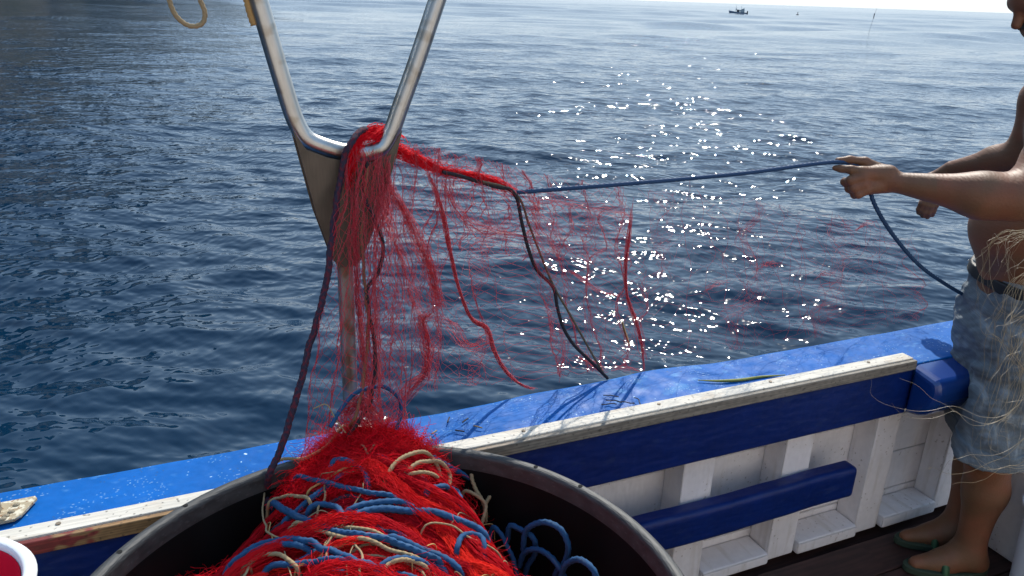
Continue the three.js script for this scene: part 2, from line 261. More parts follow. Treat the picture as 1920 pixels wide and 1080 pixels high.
const PATHS = {blueOnPile:[[[0.102,0.723,-1.385],[0.122,0.753,-1.305],[0.15,0.759,-1.258],[0.185,0.768,-1.203],[0.23,0.786,-1.144],[0.278,0.784,-1.113],[0.316,0.768,-1.089],[0.354,0.742,-1.08]],[[0.222,0.779,-1.225],[0.232,0.783,-1.226],[0.274,0.79,-1.23],[0.316,0.783,-1.222],[0.342,0.774,-1.207]],[[0.223,0.78,-1.206],[0.24,0.784,-1.209],[0.28,0.786,-1.211],[0.325,0.778,-1.201],[0.376,0.762,-1.196],[0.416,0.75,-1.178],[0.453,0.732,-1.159],[0.465,0.721,-1.14]],[[0.22,0.801,-1.365],[0.232,0.806,-1.367],[0.252,0.811,-1.346],[0.271,0.808,-1.318],[0.276,0.802,-1.29]],[[0.385,0.774,-1.253],[0.397,0.772,-1.261],[0.433,0.748,-1.282],[0.461,0.72,-1.296],[0.463,0.714,-1.273]],[[0.434,0.769,-1.36],[0.442,0.763,-1.359],[0.489,0.726,-1.365],[0.532,0.689,-1.349]],[[0.401,0.736,-1.109],[0.415,0.738,-1.132],[0.436,0.737,-1.14],[0.454,0.729,-1.129],[0.45,0.727,-1.102]],[[0.07,0.733,-1.189],[0.122,0.742,-1.165],[0.159,0.778,-1.116],[0.196,0.788,-1.09],[0.231,0.789,-1.056]],[[0.24,0.788,-1.052],[0.258,0.788,-1.063],[0.297,0.779,-1.065],[0.323,0.762,-1.061]],[[0.275,0.784,-1.124],[0.318,0.767,-1.102],[0.358,0.744,-1.094],[0.384,0.732,-1.068]],[[0.157,0.768,-1.286],[0.167,0.771,-1.288],[0.188,0.777,-1.276],[0.206,0.776,-1.249],[0.215,0.778,-1.218]],[[0.531,0.642,-1.255],[0.539,0.629,-1.242],[0.551,0.611,-1.225],[0.559,0.593,-1.2]],[[0.155,0.764,-1.407],[0.188,0.786,-1.341],[0.232,0.793,-1.296],[0.275,0.794,-1.254],[0.311,0.786,-1.23]],[[0.022,0.721,-1.247],[0.071,0.736,-1.255],[0.125,0.746,-1.221],[0.171,0.775,-1.143],[0.205,0.787,-1.081]],[[0.002,0.715,-1.235],[0.041,0.728,-1.246],[0.088,0.74,-1.235],[0.14,0.749,-1.192]]],blueDeep:[[[0.568,0.66,-1.246],[0.579,0.66,-1.232],[0.599,0.655,-1.196],[0.604,0.615,-1.195],[0.593,0.575,-1.206]],[[0.583,0.665,-1.205],[0.587,0.68,-1.201],[0.607,0.715,-1.167],[0.625,0.72,-1.128],[0.634,0.695,-1.11],[0.633,0.645,-1.116],[0.624,0.61,-1.132]],[[0.58,0.625,-1.195],[0.596,0.65,-1.166],[0.611,0.65,-1.134],[0.621,0.635,-1.11],[0.626,0.62,-1.098]],[[0.619,0.64,-1.098],[0.621,0.665,-1.089],[0.63,0.7,-1.057],[0.636,0.71,-1.016],[0.64,0.695,-1.002]]],beigeOnPile:[[[0.305,0.798,-1.279],[0.328,0.802,-1.299],[0.365,0.801,-1.32],[0.411,0.783,-1.343],[0.432,0.763,-1.34],[0.434,0.754,-1.317]],[[0.35,0.795,-1.291],[0.38,0.791,-1.309],[0.417,0.773,-1.323],[0.444,0.752,-1.335],[0.459,0.733,-1.33],[0.447,0.738,-1.304]],[[0.35,0.795,-1.291],[0.371,0.785,-1.278],[0.403,0.773,-1.282],[0.429,0.758,-1.307]],[[0.491,0.703,-1.322],[0.514,0.677,-1.301],[0.524,0.665,-1.287],[0.51,0.663,-1.264]],[[0.528,0.672,-1.307],[0.518,0.688,-1.327],[0.518,0.698,-1.35],[0.528,0.7,-1.365],[0.547,0.694,-1.378],[0.564,0.683,-1.365],[0.563,0.67,-1.337],[0.54,0.668,-1.314]],[[0.128,0.755,-1.265],[0.156,0.758,-1.231],[0.2,0.78,-1.164],[0.236,0.786,-1.123],[0.263,0.786,-1.097],[0.291,0.782,-1.078],[0.32,0.765,-1.067]],[[0.028,0.724,-1.213],[0.036,0.728,-1.215],[0.056,0.73,-1.226],[0.081,0.735,-1.212],[0.096,0.738,-1.193],[0.115,0.742,-1.158]],[[0.248,0.788,-1.048],[0.255,0.786,-1.054],[0.278,0.786,-1.057],[0.303,0.775,-1.061],[0.321,0.763,-1.052]],[[0.088,0.72,-1.433],[0.081,0.71,-1.389],[0.079,0.712,-1.339],[0.082,0.739,-1.27],[0.102,0.746,-1.25],[0.126,0.754,-1.256]],[[0.189,0.768,-1.216],[0.197,0.772,-1.204],[0.225,0.784,-1.174],[0.253,0.788,-1.144],[0.268,0.786,-1.123]],[[0.127,0.75,-1.489],[0.175,0.781,-1.442],[0.223,0.808,-1.437],[0.27,0.821,-1.473]],[[0.097,0.721,-1.396],[0.118,0.735,-1.388],[0.145,0.761,-1.344],[0.161,0.771,-1.309]],[[0.355,0.761,-1.163],[0.397,0.749,-1.162],[0.43,0.736,-1.133],[0.474,0.714,-1.104]]],cordBlack:[[0.384,1.372,-1.672],[0.374,1.327,-1.667],[0.37,1.302,-1.654],[0.379,1.267,-1.637],[0.394,1.222,-1.615],[0.394,1.192,-1.6],[0.38,1.15,-1.578],[0.348,1.115,-1.558],[0.346,1.068,-1.534],[0.345,1.005,-1.501],[0.338,0.953,-1.474],[0.331,0.93,-1.461],[0.315,0.896,-1.441],[0.283,0.867,-1.422],[0.252,0.817,-1.428],[0.229,0.806,-1.382],[0.203,0.794,-1.351],[0.176,0.781,-1.339],[0.148,0.763,-1.344]],cordBrown:[[0.384,1.361,-1.672],[0.365,1.284,-1.645],[0.349,1.196,-1.6],[0.344,1.132,-1.567],[0.341,1.055,-1.527],[0.332,1.015,-1.506],[0.317,0.969,-1.48],[0.304,0.922,-1.454],[0.282,0.879,-1.429],[0.267,0.821,-1.465],[0.251,0.817,-1.433]],headRope:[[0.43,1.405,-1.752],[0.405,1.425,-1.735],[0.382,1.432,-1.708],[0.345,1.407,-1.672],[0.333,1.375,-1.672],[0.315,1.315,-1.661],[0.284,1.2,-1.61],[0.26,1.124,-1.576],[0.227,1.043,-1.539],[0.208,1.003,-1.52],[0.186,0.948,-1.494],[0.153,0.881,-1.461],[0.124,0.824,-1.432],[0.101,0.792,-1.415],[0.095,0.727,-1.446],[0.094,0.72,-1.397]],topLoop:[[0.229,0.875,-1.421],[0.258,0.902,-1.439],[0.292,0.925,-1.454],[0.336,0.929,-1.461],[0.365,0.918,-1.458],[0.384,0.892,-1.446],[0.379,0.86,-1.429],[0.368,0.84,-1.42]],thinLine:[[0.26,0.854,-1.42],[0.242,0.886,-1.428],[0.227,0.915,-1.443],[0.2,0.913,-1.438]],saddle:[[0.334,1.342,-1.72],[0.354,1.383,-1.72],[0.397,1.408,-1.72],[0.436,1.407,-1.72],[0.464,1.382,-1.72]],bundle:[[0.404,1.404,-1.7],[0.47,1.377,-1.745],[0.523,1.349,-1.75],[0.579,1.323,-1.755],[0.664,1.302,-1.76],[0.737,1.275,-1.765],[0.786,1.249,-1.765]],cordA:[[0.581,1.32,-1.745],[0.622,1.309,-1.748],[0.663,1.294,-1.752],[0.727,1.272,-1.755],[0.766,1.262,-1.757],[0.784,1.237,-1.757],[0.799,1.175,-1.755],[0.821,1.098,-1.752],[0.846,1.041,-1.75],[0.895,0.987,-1.745],[0.911,0.923,-1.742],[0.932,0.862,-1.738],[0.964,0.811,-1.733],[1.017,0.755,-1.728],[1.077,0.691,-1.722]],cordB:[[0.685,1.29,-1.748],[0.754,1.267,-1.757],[0.793,1.236,-1.76],[0.822,1.166,-1.76],[0.857,1.082,-1.755],[0.901,0.985,-1.75],[0.951,0.9,-1.742],[1.003,0.81,-1.735],[1.07,0.696,-1.724]],folds:[[[0.542,1.33,-1.75],[0.55,1.31,-1.75],[0.577,1.239,-1.75],[0.588,1.195,-1.75],[0.606,1.103,-1.75],[0.63,1.005,-1.75],[0.666,0.921,-1.75],[0.707,0.89,-1.75],[0.732,0.815,-1.75],[0.776,0.741,-1.75],[0.817,0.701,-1.75],[0.868,0.676,-1.75]],[[0.432,1.317,-1.75],[0.443,1.296,-1.75],[0.484,1.23,-1.75],[0.515,1.156,-1.75],[0.549,1.08,-1.75],[0.571,0.983,-1.75],[0.576,0.962,-1.75]],[[0.576,0.969,-1.75],[0.539,0.949,-1.75],[0.525,0.94,-1.75],[0.539,0.878,-1.75],[0.54,0.841,-1.75],[0.535,0.786,-1.75],[0.504,0.757,-1.75],[0.469,0.722,-1.75],[0.443,0.693,-1.75]],[[1.126,1.221,-1.75],[1.124,1.126,-1.75],[1.122,1.011,-1.75],[1.137,0.926,-1.75],[1.172,0.848,-1.75],[1.205,0.754,-1.75],[1.22,0.672,-1.75]],[[0.931,1.032,-1.75],[0.959,1.017,-1.75],[1.044,0.955,-1.75],[1.137,0.926,-1.75]],[[0.565,0.949,-1.75],[0.611,0.909,-1.75],[0.657,0.844,-1.75],[0.717,0.851,-1.75]],[[0.415,1.356,-1.75],[0.435,1.279,-1.75],[0.454,1.186,-1.75],[0.486,1.088,-1.75],[0.505,1.001,-1.75],[0.532,0.941,-1.75]],[[0.577,1.309,-1.75],[0.593,1.288,-1.75],[0.624,1.219,-1.75],[0.681,1.166,-1.75],[0.777,1.144,-1.75],[0.847,1.123,-1.75]],[[0.596,1.314,-1.75],[0.59,1.269,-1.75],[0.593,1.201,-1.75]],[[0.811,1.237,-1.75],[0.888,1.22,-1.75],[0.984,1.199,-1.75],[1.084,1.177,-1.75],[1.129,1.15,-1.75]],[[1.109,0.705,-1.75],[1.146,0.699,-1.75],[1.22,0.672,-1.75]],[[0.915,0.885,-1.75],[0.942,0.8,-1.75],[0.935,0.683,-1.75]],[[1.09,0.682,-1.75],[1.055,0.714,-1.75],[1.008,0.753,-1.75],[0.973,0.77,-1.75]]],haul:[[0.786,1.252,-1.765],[1.061,1.278,-1.674],[1.389,1.293,-1.64],[1.69,1.317,-1.601],[1.727,1.313,-1.588],[1.752,1.298,-1.569],[1.761,1.261,-1.547],[1.768,1.222,-1.531],[1.835,1.139,-1.519],[1.97,1.022,-1.505],[2.107,0.943,-1.505],[2.243,0.878,-1.512],[2.368,0.821,-1.526],[2.496,0.686,-1.507]],weed:[[1.123,0.866,-1.75],[1.138,0.821,-1.75],[1.166,0.76,-1.75]],grassStrand:[[1.317,0.7,-1.617],[1.379,0.7,-1.599],[1.448,0.7,-1.588],[1.524,0.7,-1.586],[1.603,0.7,-1.573]],hair:[[[1.004,1.452,-0.614],[0.98,1.432,-0.616],[0.969,1.4,-0.607],[0.965,1.371,-0.586]],[[1.004,1.401,-0.593],[0.98,1.355,-0.584],[0.963,1.322,-0.578],[0.965,1.284,-0.562],[0.938,1.25,-0.548]],[[1.001,1.349,-0.573],[0.976,1.297,-0.562],[0.956,1.258,-0.555],[0.926,1.224,-0.542],[0.925,1.198,-0.52]],[[1.004,1.317,-0.558],[0.956,1.232,-0.544],[0.922,1.218,-0.553],[0.877,1.235,-0.569],[0.843,1.24,-0.586],[0.804,1.272,-0.605],[0.801,1.284,-0.611]],[[0.992,1.221,-0.523],[0.937,1.18,-0.531],[0.892,1.172,-0.548],[0.853,1.164,-0.562],[0.824,1.157,-0.56]],[[0.988,1.182,-0.51],[0.948,1.168,-0.521],[0.916,1.163,-0.534],[0.885,1.169,-0.55],[0.855,1.154,-0.545]],[[1.014,1.453,-0.61],[0.975,1.448,-0.625],[0.949,1.437,-0.632],[0.935,1.431,-0.635]],[[0.994,1.285,-0.549],[0.954,1.322,-0.582],[0.938,1.347,-0.6],[0.951,1.373,-0.605],[0.974,1.387,-0.6]]]};
const PILE = [[0.316,-1.413,0.845],[0.253,-1.425,0.825],[0.374,-1.393,0.825],[0.197,-1.43,0.8],[0.423,-1.381,0.77],[0.298,-1.34,0.83],[0.126,-1.42,0.75],[0.23,-1.333,0.8],[0.348,-1.285,0.79],[0.5,-1.33,0.7],[0.08,-1.41,0.7],[0.177,-1.286,0.77],[0.287,-1.216,0.79],[0.404,-1.214,0.76],[0.55,-1.27,0.64],[0.02,-1.38,0.67],[0.117,-1.228,0.755],[0.243,-1.119,0.79],[0.393,-1.12,0.745],[0.583,-1.19,0.58],[-0.05,-1.34,0.685],[-0.12,-1.24,0.7],[0.064,-1.204,0.72],[0.227,-1.055,0.79],[0.428,-1.068,0.72],[0.61,-1.12,0.54],[0.62,-1.0,0.52],[0.66,-0.9,0.5],[0.66,-1.1,0.48],[0.58,-0.85,0.62],[0.4,-0.9,0.72],[0.2,-0.9,0.76],[0.0,-1.0,0.7],[-0.15,-1.1,0.62],[-0.2,-0.9,0.62],[0.2,-0.7,0.68],[0.0,-0.75,0.64],[0.4,-0.7,0.62],[0.2,-0.55,0.58]];

// ---------------------------------------------------------------- the boat
const paintBlue = (() => {
  const map = colorTex(1400, 256, 3.5, 0.64, (u, v) => {
    const x = u - 0.75; let k = 1 + 0.16 * fbm(u * 3, v * 5) + 0.10 * fbm(u * 30, v * 40, 3), c = [0.003 * k, 0.098 * k, 0.36 * k];
    const wear = clamp(sstep(fbm(u * 9 + 5, v * 16, 5) + 0.30 * Math.exp(-(((x - 1.22) / 0.25) ** 2)) - 0.05, 0.26, 0.85), 0, 1) * 0.5;
    c = c.map((q, i) => lerp(q, [0.13, 0.34, 0.60][i], wear));
    const scr = Math.abs(n2(u * 6 + v * 30, v * 160 - u * 22)) < 0.03 && n2(u * 5, v * 9) > 0.25 ? 0.35 : 0; c = c.map((q) => lerp(q, 0.7, scr));
    const chip = n2(u * 38, v * 38) + 0.25 * n2(u * 120, v * 120) > 0.98 && n2(u * 8 + 3, v * 8) > 0.2 ? 0.8 : 0; c = c.map((q, i) => lerp(q, [0.75, 0.8, 0.82][i], chip));
    const dirt = n2(u * 70 + 9, v * 70) > 0.86 && n2(u * 5 + 20, v * 7) > 0.3 ? 0.7 : 0; return c.map((q, i) => lerp(q, [0.09, 0.07, 0.06][i], dirt));
  });
  const bump = valueTex(700, 128, 3.5, 0.64, (u, v) => 0.5 + 0.4 * fbm(u * 18, v * 18, 4));
  const rough = valueTex(512, 128, 3.5, 0.64, (u, v) => 0.55 + 0.2 * fbm(u * 12 + 4, v * 14, 4));
  return phys({ map, bumpMap: bump, bumpScale: 0.002, roughness: 1, roughnessMap: rough, specularIntensity: 0.18 });
})();
const navyPaint = (() => {
  const map = colorTex(1024, 256, 3, 0.75, (u, v) => { const k = 1 + 0.22 * fbm(u * 4, v * 6) + 0.14 * fbm(u * 40, v * 12, 3); const s = sstep(fbm(u * 7 + 2, v * 22, 4), 0.34, 0.6) * 0.16; return [lerp(0.0015 * k, 0.06, s), lerp(0.017 * k, 0.09, s), lerp(0.125 * k, 0.18, s)]; });
  const bump = valueTex(512, 128, 3, 0.75, (u, v) => 0.5 + 0.4 * fbm(u * 10, v * 34, 4));
  return phys({ map, bumpMap: bump, bumpScale: 0.003, roughness: 0.4, specularIntensity: 0.6 });
})();
const whitePaint = (() => {
  const map = colorTex(1024, 512, 2.4, 1.2, (u, v) => {
    const k = 1 + 0.07 * fbm(u * 3, v * 3) + 0.06 * fbm(u * 26, v * 26, 3); let c = [0.80 * k, 0.76 * k, 0.76 * k];
    const run = sstep(fbm(u * 14, v * 1.6, 4), 0.18, 0.6) * 0.3; c = c.map((q, i) => lerp(q, [0.50, 0.44, 0.36][i], run));
    const spot = n2(u * 42, v * 42) > 0.83 && n2(u * 5, v * 5 + 7) > 0.2 ? 0.55 : 0; return c.map((q, i) => lerp(q, [0.24, 0.17, 0.11][i], spot));
  });
  const bump = valueTex(512, 256, 2.4, 1.2, (u, v) => 0.5 + 0.35 * fbm(u * 9, v * 9, 3) + 0.15 * fbm(u * 50, v * 12, 2));
  return std({ map, bumpMap: bump, bumpScale: 0.005, roughness: 0.55 });
})();
const stripWood = (() => {   // bare weathered batten; old red paint survives on its after end
  const map = colorTex(1600, 128, 3.2, 0.26, (u, v) => {
    const x = u - 0.75, g = 0.5 + 0.5 * n2(u * 2.2, v * 160) * 0.6 + 0.25 * n2(u * 9, v * 420); let c = [0.60, 0.555, 0.475].map((q) => q * (0.72 + 0.42 * g));
    const brown = sstep(n2(u * 3.1 + 8, v * 9) + 0.35 * n2(u * 24, v * 60), 0.1, 0.8) * 0.4; c = c.map((q, i) => lerp(q, [0.40, 0.30, 0.20][i], brown));
    if (n2(u * 44, v * 46) > 0.82) c = c.map((q) => q * 0.35);
    return c;
  });
  const bump = valueTex(1024, 64, 3.2, 0.26, (u, v) => 0.5 + 0.3 * n2(u * 3, v * 200) + 0.2 * n2(u * 20, v * 90));
  return std({ map, bumpMap: bump, bumpScale: 0.002, roughness: 0.8 });
})();
const brownWood = (() => {
  const map = colorTex(1200, 64, 3.0, 0.12, (u, v) => {
    const x = u - 0.75, g = 0.75 + 0.3 * n2(u * 3, v * 190) + 0.15 * n2(u * 30, v * 60);
    const red = sstep(-0.27 - x + 0.08 * n2(u * 22, v * 40), -0.03, 0.03), grey = sstep(x + 0.06 * n2(u * 9, v * 30), 0.3, 0.75);
    let c = [0.33, 0.185, 0.075].map((q, i) => lerp(q, [0.27, 0.235, 0.19][i], grey)); c = c.map((q, i) => lerp(q, [0.24, 0.03, 0.025][i], red));
    if (n2(u * 50, v * 50) > 0.8) c = c.map((q) => q * 0.5); return c.map((q) => q * g);
  });
  return std({ map, roughness: 0.75 });
})();
const deckWood = std({ map: colorTex(512, 256, 2, 1, (u, v) => { const g = 0.8 + 0.35 * n2(u * 3, v * 60) + 0.25 * fbm(u * 8, v * 8, 3); return [0.05 * g, 0.02 * g, 0.016 * g]; }), roughness: 0.6 });

const boat = thing('fishing_boat', 'wooden fishing boat rail with blue gunwale, white ribs and a pale batten', 'boat');
const XA = -3.2, XB = 4.4, GZ = -1.735, GI = -1.50;
{ // gunwale cap: a rounded section swept along the side, swollen where the nets are hauled over it
  const sec = [], R = 0.028, y1 = 0.68, y0 = 0.60;
  for (let a = 0; a <= 8; a++) { const t = Math.PI - a / 8 * Math.PI / 2; sec.push([GZ + R + R * Math.cos(t), y1 - R + R * Math.sin(t)]); }
  for (let a = 1; a <= 9; a++) sec.push([lerp(GZ + R, GI - 0.006, a / 10), y1]);
  for (let a = 0; a <= 4; a++) { const t = Math.PI / 2 - a / 4 * Math.PI / 2; sec.push([GI - 0.006 + 0.006 * Math.cos(t), y1 - 0.006 + 0.006 * Math.sin(t)]); }
  sec.push([GI, y0], [GZ, y0]);
  const nS = sec.length, P = [], UV = [], I = [], nX = 240;
  for (let i = 0; i <= nX; i++) {
    const x = lerp(XA, XB, i / nX), hump = 0.014 * Math.exp(-(((x - 1.24) / 0.16) ** 2)) + 0.008 * Math.exp(-(((x - 0.9) / 0.2) ** 2)); let L = 0;
    for (let s = 0; s < nS; s++) {
      const [z, y] = sec[s], k = sstep(GI - z, 0.04, 0.14), up = y > 0.62 ? hump * k : 0;
      P.push(x, y + up + 0.0012 * n2(x * 5, z * 20), z - (k > 0.9 ? hump * 0.3 : 0) + 0.0025 * n2(x * 1.7, 5)); if (s) L += Math.hypot(z - sec[s - 1][0], y - sec[s - 1][1]); UV.push(x + 0.75, L);
    }
  }
  for (let i = 0; i < nX; i++) for (let s = 0; s < nS; s++) { const t = (s + 1) % nS, a = i * nS + s, b = i * nS + t, c = a + nS, d = b + nS; I.push(a, c, b, b, c, d); }
  const g = new THREE.BufferGeometry(); g.setAttribute('position', new THREE.Float32BufferAttribute(P, 3)); g.setAttribute('uv', new THREE.Float32BufferAttribute(UV, 2)); g.setIndex(I); g.computeVertexNormals();
  part(boat, 'gunwale_cap', g, paintBlue, 'bright blue worn gunwale cap');
}
const shiftUV = (g, du, dv = 0) => { const a = g.attributes.uv; for (let i = 0; i < a.count; i++) a.setXY(i, a.getX(i) + du, a.getY(i) + dv); return g; };
{ // batten on the inner edge: pale top plank over a brown facing
  part(boat, 'batten_top', shiftUV(box(XA, 2.045, 0.6825, 0.703, -1.541, -1.497, 0.004), 0.75, 2), stripWood, 'pale weathered batten along the inner edge');
  part(boat, 'batten_facing', shiftUV(box(XA, 2.047, 0.668, 0.6995, -1.4965, -1.4835, 0.003), 0.75), brownWood, 'brown batten facing with red paint at its after end');
  const scr = new THREE.CylinderGeometry(0.005, 0.005, 0.003, 10), sm = std({ color: lin(0.2, 0.16, 0.12), roughness: 0.7, metalness: 0.4 });
  for (const x of [-0.3, 0.02, 0.36, 0.72, 1.12, 1.5, 1.88]) { const s = part(boat, 'screw', scr, sm); s.position.set(x, 0.7035, -1.523); }
}
part(boat, 'inner_board', shiftUV(box(XA, 2.06, 0.505, 0.6675, -1.545, -1.496, 0.006), 3), navyPaint, 'dark blue board below the batten');
part(boat, 'inner_board', shiftUV(box(2.063, XB, 0.515, 0.599, -1.545, -1.502, 0.006), 3), navyPaint);
{ // blue knee block that bulges inboard past the end of the batten
  const s = new THREE.Shape(); s.moveTo(-1.4955, 0.676); s.lineTo(-1.415, 0.664); s.quadraticCurveTo(-1.392, 0.655, -1.392, 0.62); s.quadraticCurveTo(-1.40, 0.535, -1.46, 0.515); s.lineTo(-1.4955, 0.508); s.closePath();
  let g = new THREE.ExtrudeGeometry(s, { depth: 0.95, bevelEnabled: true, bevelThickness: 0.03, bevelSize: 0.02, bevelOffset: -0.02, bevelSegments: 4, curveSegments: 10 });
  g.applyMatrix4(new THREE.Matrix4().makeBasis(V(0, 0, 1), V(0, 1, 0), V(1, 0, 0))); g = turned(g); g.translate(2.075, 0, 0);
  const m = part(boat, 'knee_block', boxUV(g), new THREE.MeshPhysicalMaterial({ color: lin(0.004, 0.035, 0.19), roughness: 0.25, clearcoat: 0.5, clearcoatRoughness: 0.2, side: THREE.DoubleSide }), 'glossy blue knee block past the end of the batten');
}
{ // planking, ribs, stringer, covering board
  const seams = [-0.30, -0.09, 0.075, 0.235, 0.395, 0.598];
  for (let i = 0; i < seams.length - 1; i++) part(boat, 'plank', shiftUV(box(XA, XB, seams[i] + 0.0025, seams[i + 1] - 0.0025, -1.675, -1.640 + 0.0015 * i, 0.004), 3 + i * 0.37, i * 0.21), whitePaint);
  for (let k = -8; k <= 6; k++) { const x = 1.25 + 0.383 * k; part(boat, 'rib', shiftUV(box(x, x + 0.112 + 0.008 * n2(k, 2), 0.004, 0.596, -1.6385, -1.547, 0.008), 5 + k * 0.31, k * 0.17), whitePaint); }
  for (let k = -8; k <= 6; k++) { const x = 1.25 + 0.383 * k; part(boat, 'covering_board', shiftUV(box(x + 0.118, x + 0.381, 0.004, 0.052 + 0.006 * n2(k, 9), -1.6385, -1.532, 0.01), 2 + k * 0.41, k * 0.13), whitePaint); }
  const bar = new Tubes(), bp = []; for (let i = 0; i <= 60; i++) { const x = lerp(0.1, 1.9, i / 60); bp.push(V(x, 0.287 + 0.004 * n2(x * 3, 1), -1.515 + 0.003 * n2(x * 4, 7))); }
  const s = new THREE.Shape(); const w = 0.03, h = 0.056; s.moveTo(-w + 0.012, -h); s.lineTo(w - 0.014, -h); s.quadraticCurveTo(w, -h, w, -h + 0.018); s.lineTo(w, h - 0.022); s.quadraticCurveTo(w, h, w - 0.02, h); s.lineTo(-w + 0.01, h); s.lineTo(-w, h - 0.01); s.lineTo(-w, -h + 0.012); s.closePath();
  let g = new THREE.ExtrudeGeometry(s, { steps: 50, depth: 1.86, bevelEnabled: true, bevelThickness: 0.02, bevelSize: 0.02, bevelOffset: -0.02, bevelSegments: 4 });
  g.applyMatrix4(new THREE.Matrix4().makeBasis(V(0, 0, 1), V(0, 1, 0), V(1, 0, 0))); g = turned(g); g.translate(0.02, 0.285, -1.515);
  const q = g.attributes.position; for (let i = 0; i < q.count; i++) { const x = q.getX(i); q.setY(i, q.getY(i) + 0.006 * n2(x * 2.4, 4)); q.setZ(i, q.getZ(i) + 0.004 * n2(x * 3, 14)); }
  g.computeVertexNormals(); const navy2 = navyPaint.clone(); navy2.side = THREE.DoubleSide;
  part(boat, 'stringer', shiftUV(boxUV(g), 1.3, 0.2), navy2, 'dark blue stringer with a rounded end on the ribs');
}
part(boat, 'hull_side', shiftUV(box(XA, XB, -0.6, 0.598, -1.715, -1.678, 0.006), 4), navyPaint, 'dark blue outer hull planking');
{
  const deck = part(boat, 'deck', box(XA, XB, -0.09, -0.035, -1.638, 1.4, 0.004), deckWood, 'dark brown deck');
  for (let i = 0; i < 20; i++) part(deck, 'deck_plank', shiftUV(box(XA, XB, -0.03, 0.001 * n2(i, 3), -1.51 + i * 0.145, -1.51 + i * 0.145 + 0.140, 0.004), i * 0.63, i * 0.2), deckWood);
  part(boat, 'bulwark', shiftUV(box(XA, XB, 0.004, 0.68, 1.40, 1.46, 0.01), 2), whitePaint, 'white bulwark on the other side of the boat');
  part(boat, 'bulkhead', shiftUV(box(2.405, 2.45, 0.004, 0.50, -1.388, 1.39, 0.008), 0.4, 0.5), whitePaint, 'white bulkhead at the fore end of the deck');
}

{ // deckhouse behind the working deck: the steel and the shaded side of the rail mirror it
  const wood = std({ map: colorTex(512, 256, 2, 1, (u, v) => { const g = 0.92 + 0.08 * n2(u * 40, v * 2) + 0.08 * fbm(u * 6, v * 6, 3); return [0.80 * g, 0.74 * g, 0.68 * g]; }), roughness: 0.6 });
  const house = part(boat, 'deckhouse', box(XA, 3.9, 0.004, 2.25, 0.8, 0.85, 0.006), wood, 'cream deckhouse wall facing the working deck');
  part(house, 'deckhouse_roof', box(XA, 4.0, 2.252, 2.30, 0.9, 2.6, 0.01), wood);
}

// ---------------------------------------------------------------- steel net guide on the gunwale
const steel = phys({ color: lin(0.50, 0.49, 0.47), metalness: 1, roughness: 0.34 });
steel.map = colorTex(256, 512, 0.1, 1, (u, v) => { const k = 1 + 0.10 * fbm(u * 30, v * 8) + 0.05 * n2(u * 300, v * 20), st = sstep(fbm(u * 18 + 3, v * 14, 4), 0.05, 0.5) * 0.55; return [lerp(0.47 * k, 0.28, st), lerp(0.455 * k, 0.23, st), lerp(0.43 * k, 0.17, st)]; });
steel.color = lin(1, 1, 1);
const plateSteel = std({ map: colorTex(256, 256, 0.5, 0.5, (u, v) => { const k = 0.9 + 0.25 * fbm(u * 9, v * 9) + 0.1 * n2(u * 160, v * 14); return [0.105 * k, 0.082 * k, 0.06 * k]; }), metalness: 0.45, roughness: 0.5 });
const dullSteel = std({ map: colorTex(128, 512, 0.1, 1, (u, v) => { const k = 0.9 + 0.2 * fbm(u * 40, v * 9), st = sstep(fbm(u * 30 + 3, v * 9, 4), -0.1, 0.5); return [lerp(0.30, 0.20, st) * k, lerp(0.27, 0.115, st) * k, lerp(0.24, 0.075, st) * k]; }), metalness: 0.6, roughness: 0.42 });
const FZ = -1.715;
{
  const f = thing('net_guide', 'stainless steel fork on a post with a triangular plate, red net over it', 'net guide', null, [0.332, 0.68, FZ]);
  const W = (x, y, z = FZ) => V(x - 0.332, y - 0.68, z - FZ);
  const U = [W(0.125, 1.95), W(0.184, 1.70), W(0.221, 1.535), W(0.243, 1.452), W(0.262, 1.418), W(0.300, 1.398), W(0.345, 1.384), W(0.392, 1.381), W(0.428, 1.392), W(0.450, 1.425), W(0.470, 1.475), W(0.508, 1.57), W(0.562, 1.715), W(0.652, 1.95)];
  part(f, 'fork_tube', new Tubes().add(curve(U, 120), 0.0190, 22, { cap: true }).geo(), steel, 'bent stainless tube forming the fork');
  const s = new THREE.Shape(), pt = [[0.232, 1.440], [0.255, 1.398], [0.30, 1.378], [0.345, 1.366], [0.40, 1.362], [0.436, 1.38], [0.468, 1.43], [0.452, 1.37], [0.408, 1.235], [0.372, 1.15], [0.354, 1.125], [0.312, 1.125], [0.298, 1.16], [0.27, 1.255]];
  pt.forEach(([x, y], i) => (i ? s.lineTo(x - 0.332, y - 0.68) : s.moveTo(x - 0.332, y - 0.68))); s.closePath();
  for (const [z, nm] of [[0.0205, 'front'], [-0.0255, 'back']]) { const g = new THREE.ExtrudeGeometry(s, { depth: 0.004, bevelEnabled: true, bevelThickness: 0.0005, bevelSize: 0.001, bevelSegments: 1 }); g.translate(0, 0, z); part(f, 'gusset_plate', g, plateSteel, nm === 'front' ? 'triangular plate facing the deck' : undefined); }
  part(f, 'post', new Tubes().add([W(0.330, 0.69), W(0.331, 0.9), W(0.333, 1.2), W(0.334, 1.365)], 0.0185, 20, { cap: true }).geo(), dullSteel, 'upright dull steel post');
  const fl = box(-0.045, 0.045, 0.004, 0.012, -0.015, 0.05, 0.003); part(f, 'base_flange', fl, steel);
  for (const [x, z] of [[-0.036, 0.04], [0.036, 0.04], [-0.036, -0.008], [0.036, -0.008]]) { const b = part(f, 'bolt', new THREE.CylinderGeometry(0.006, 0.006, 0.008, 6), steel); b.position.set(x, 0.016, z); }
}
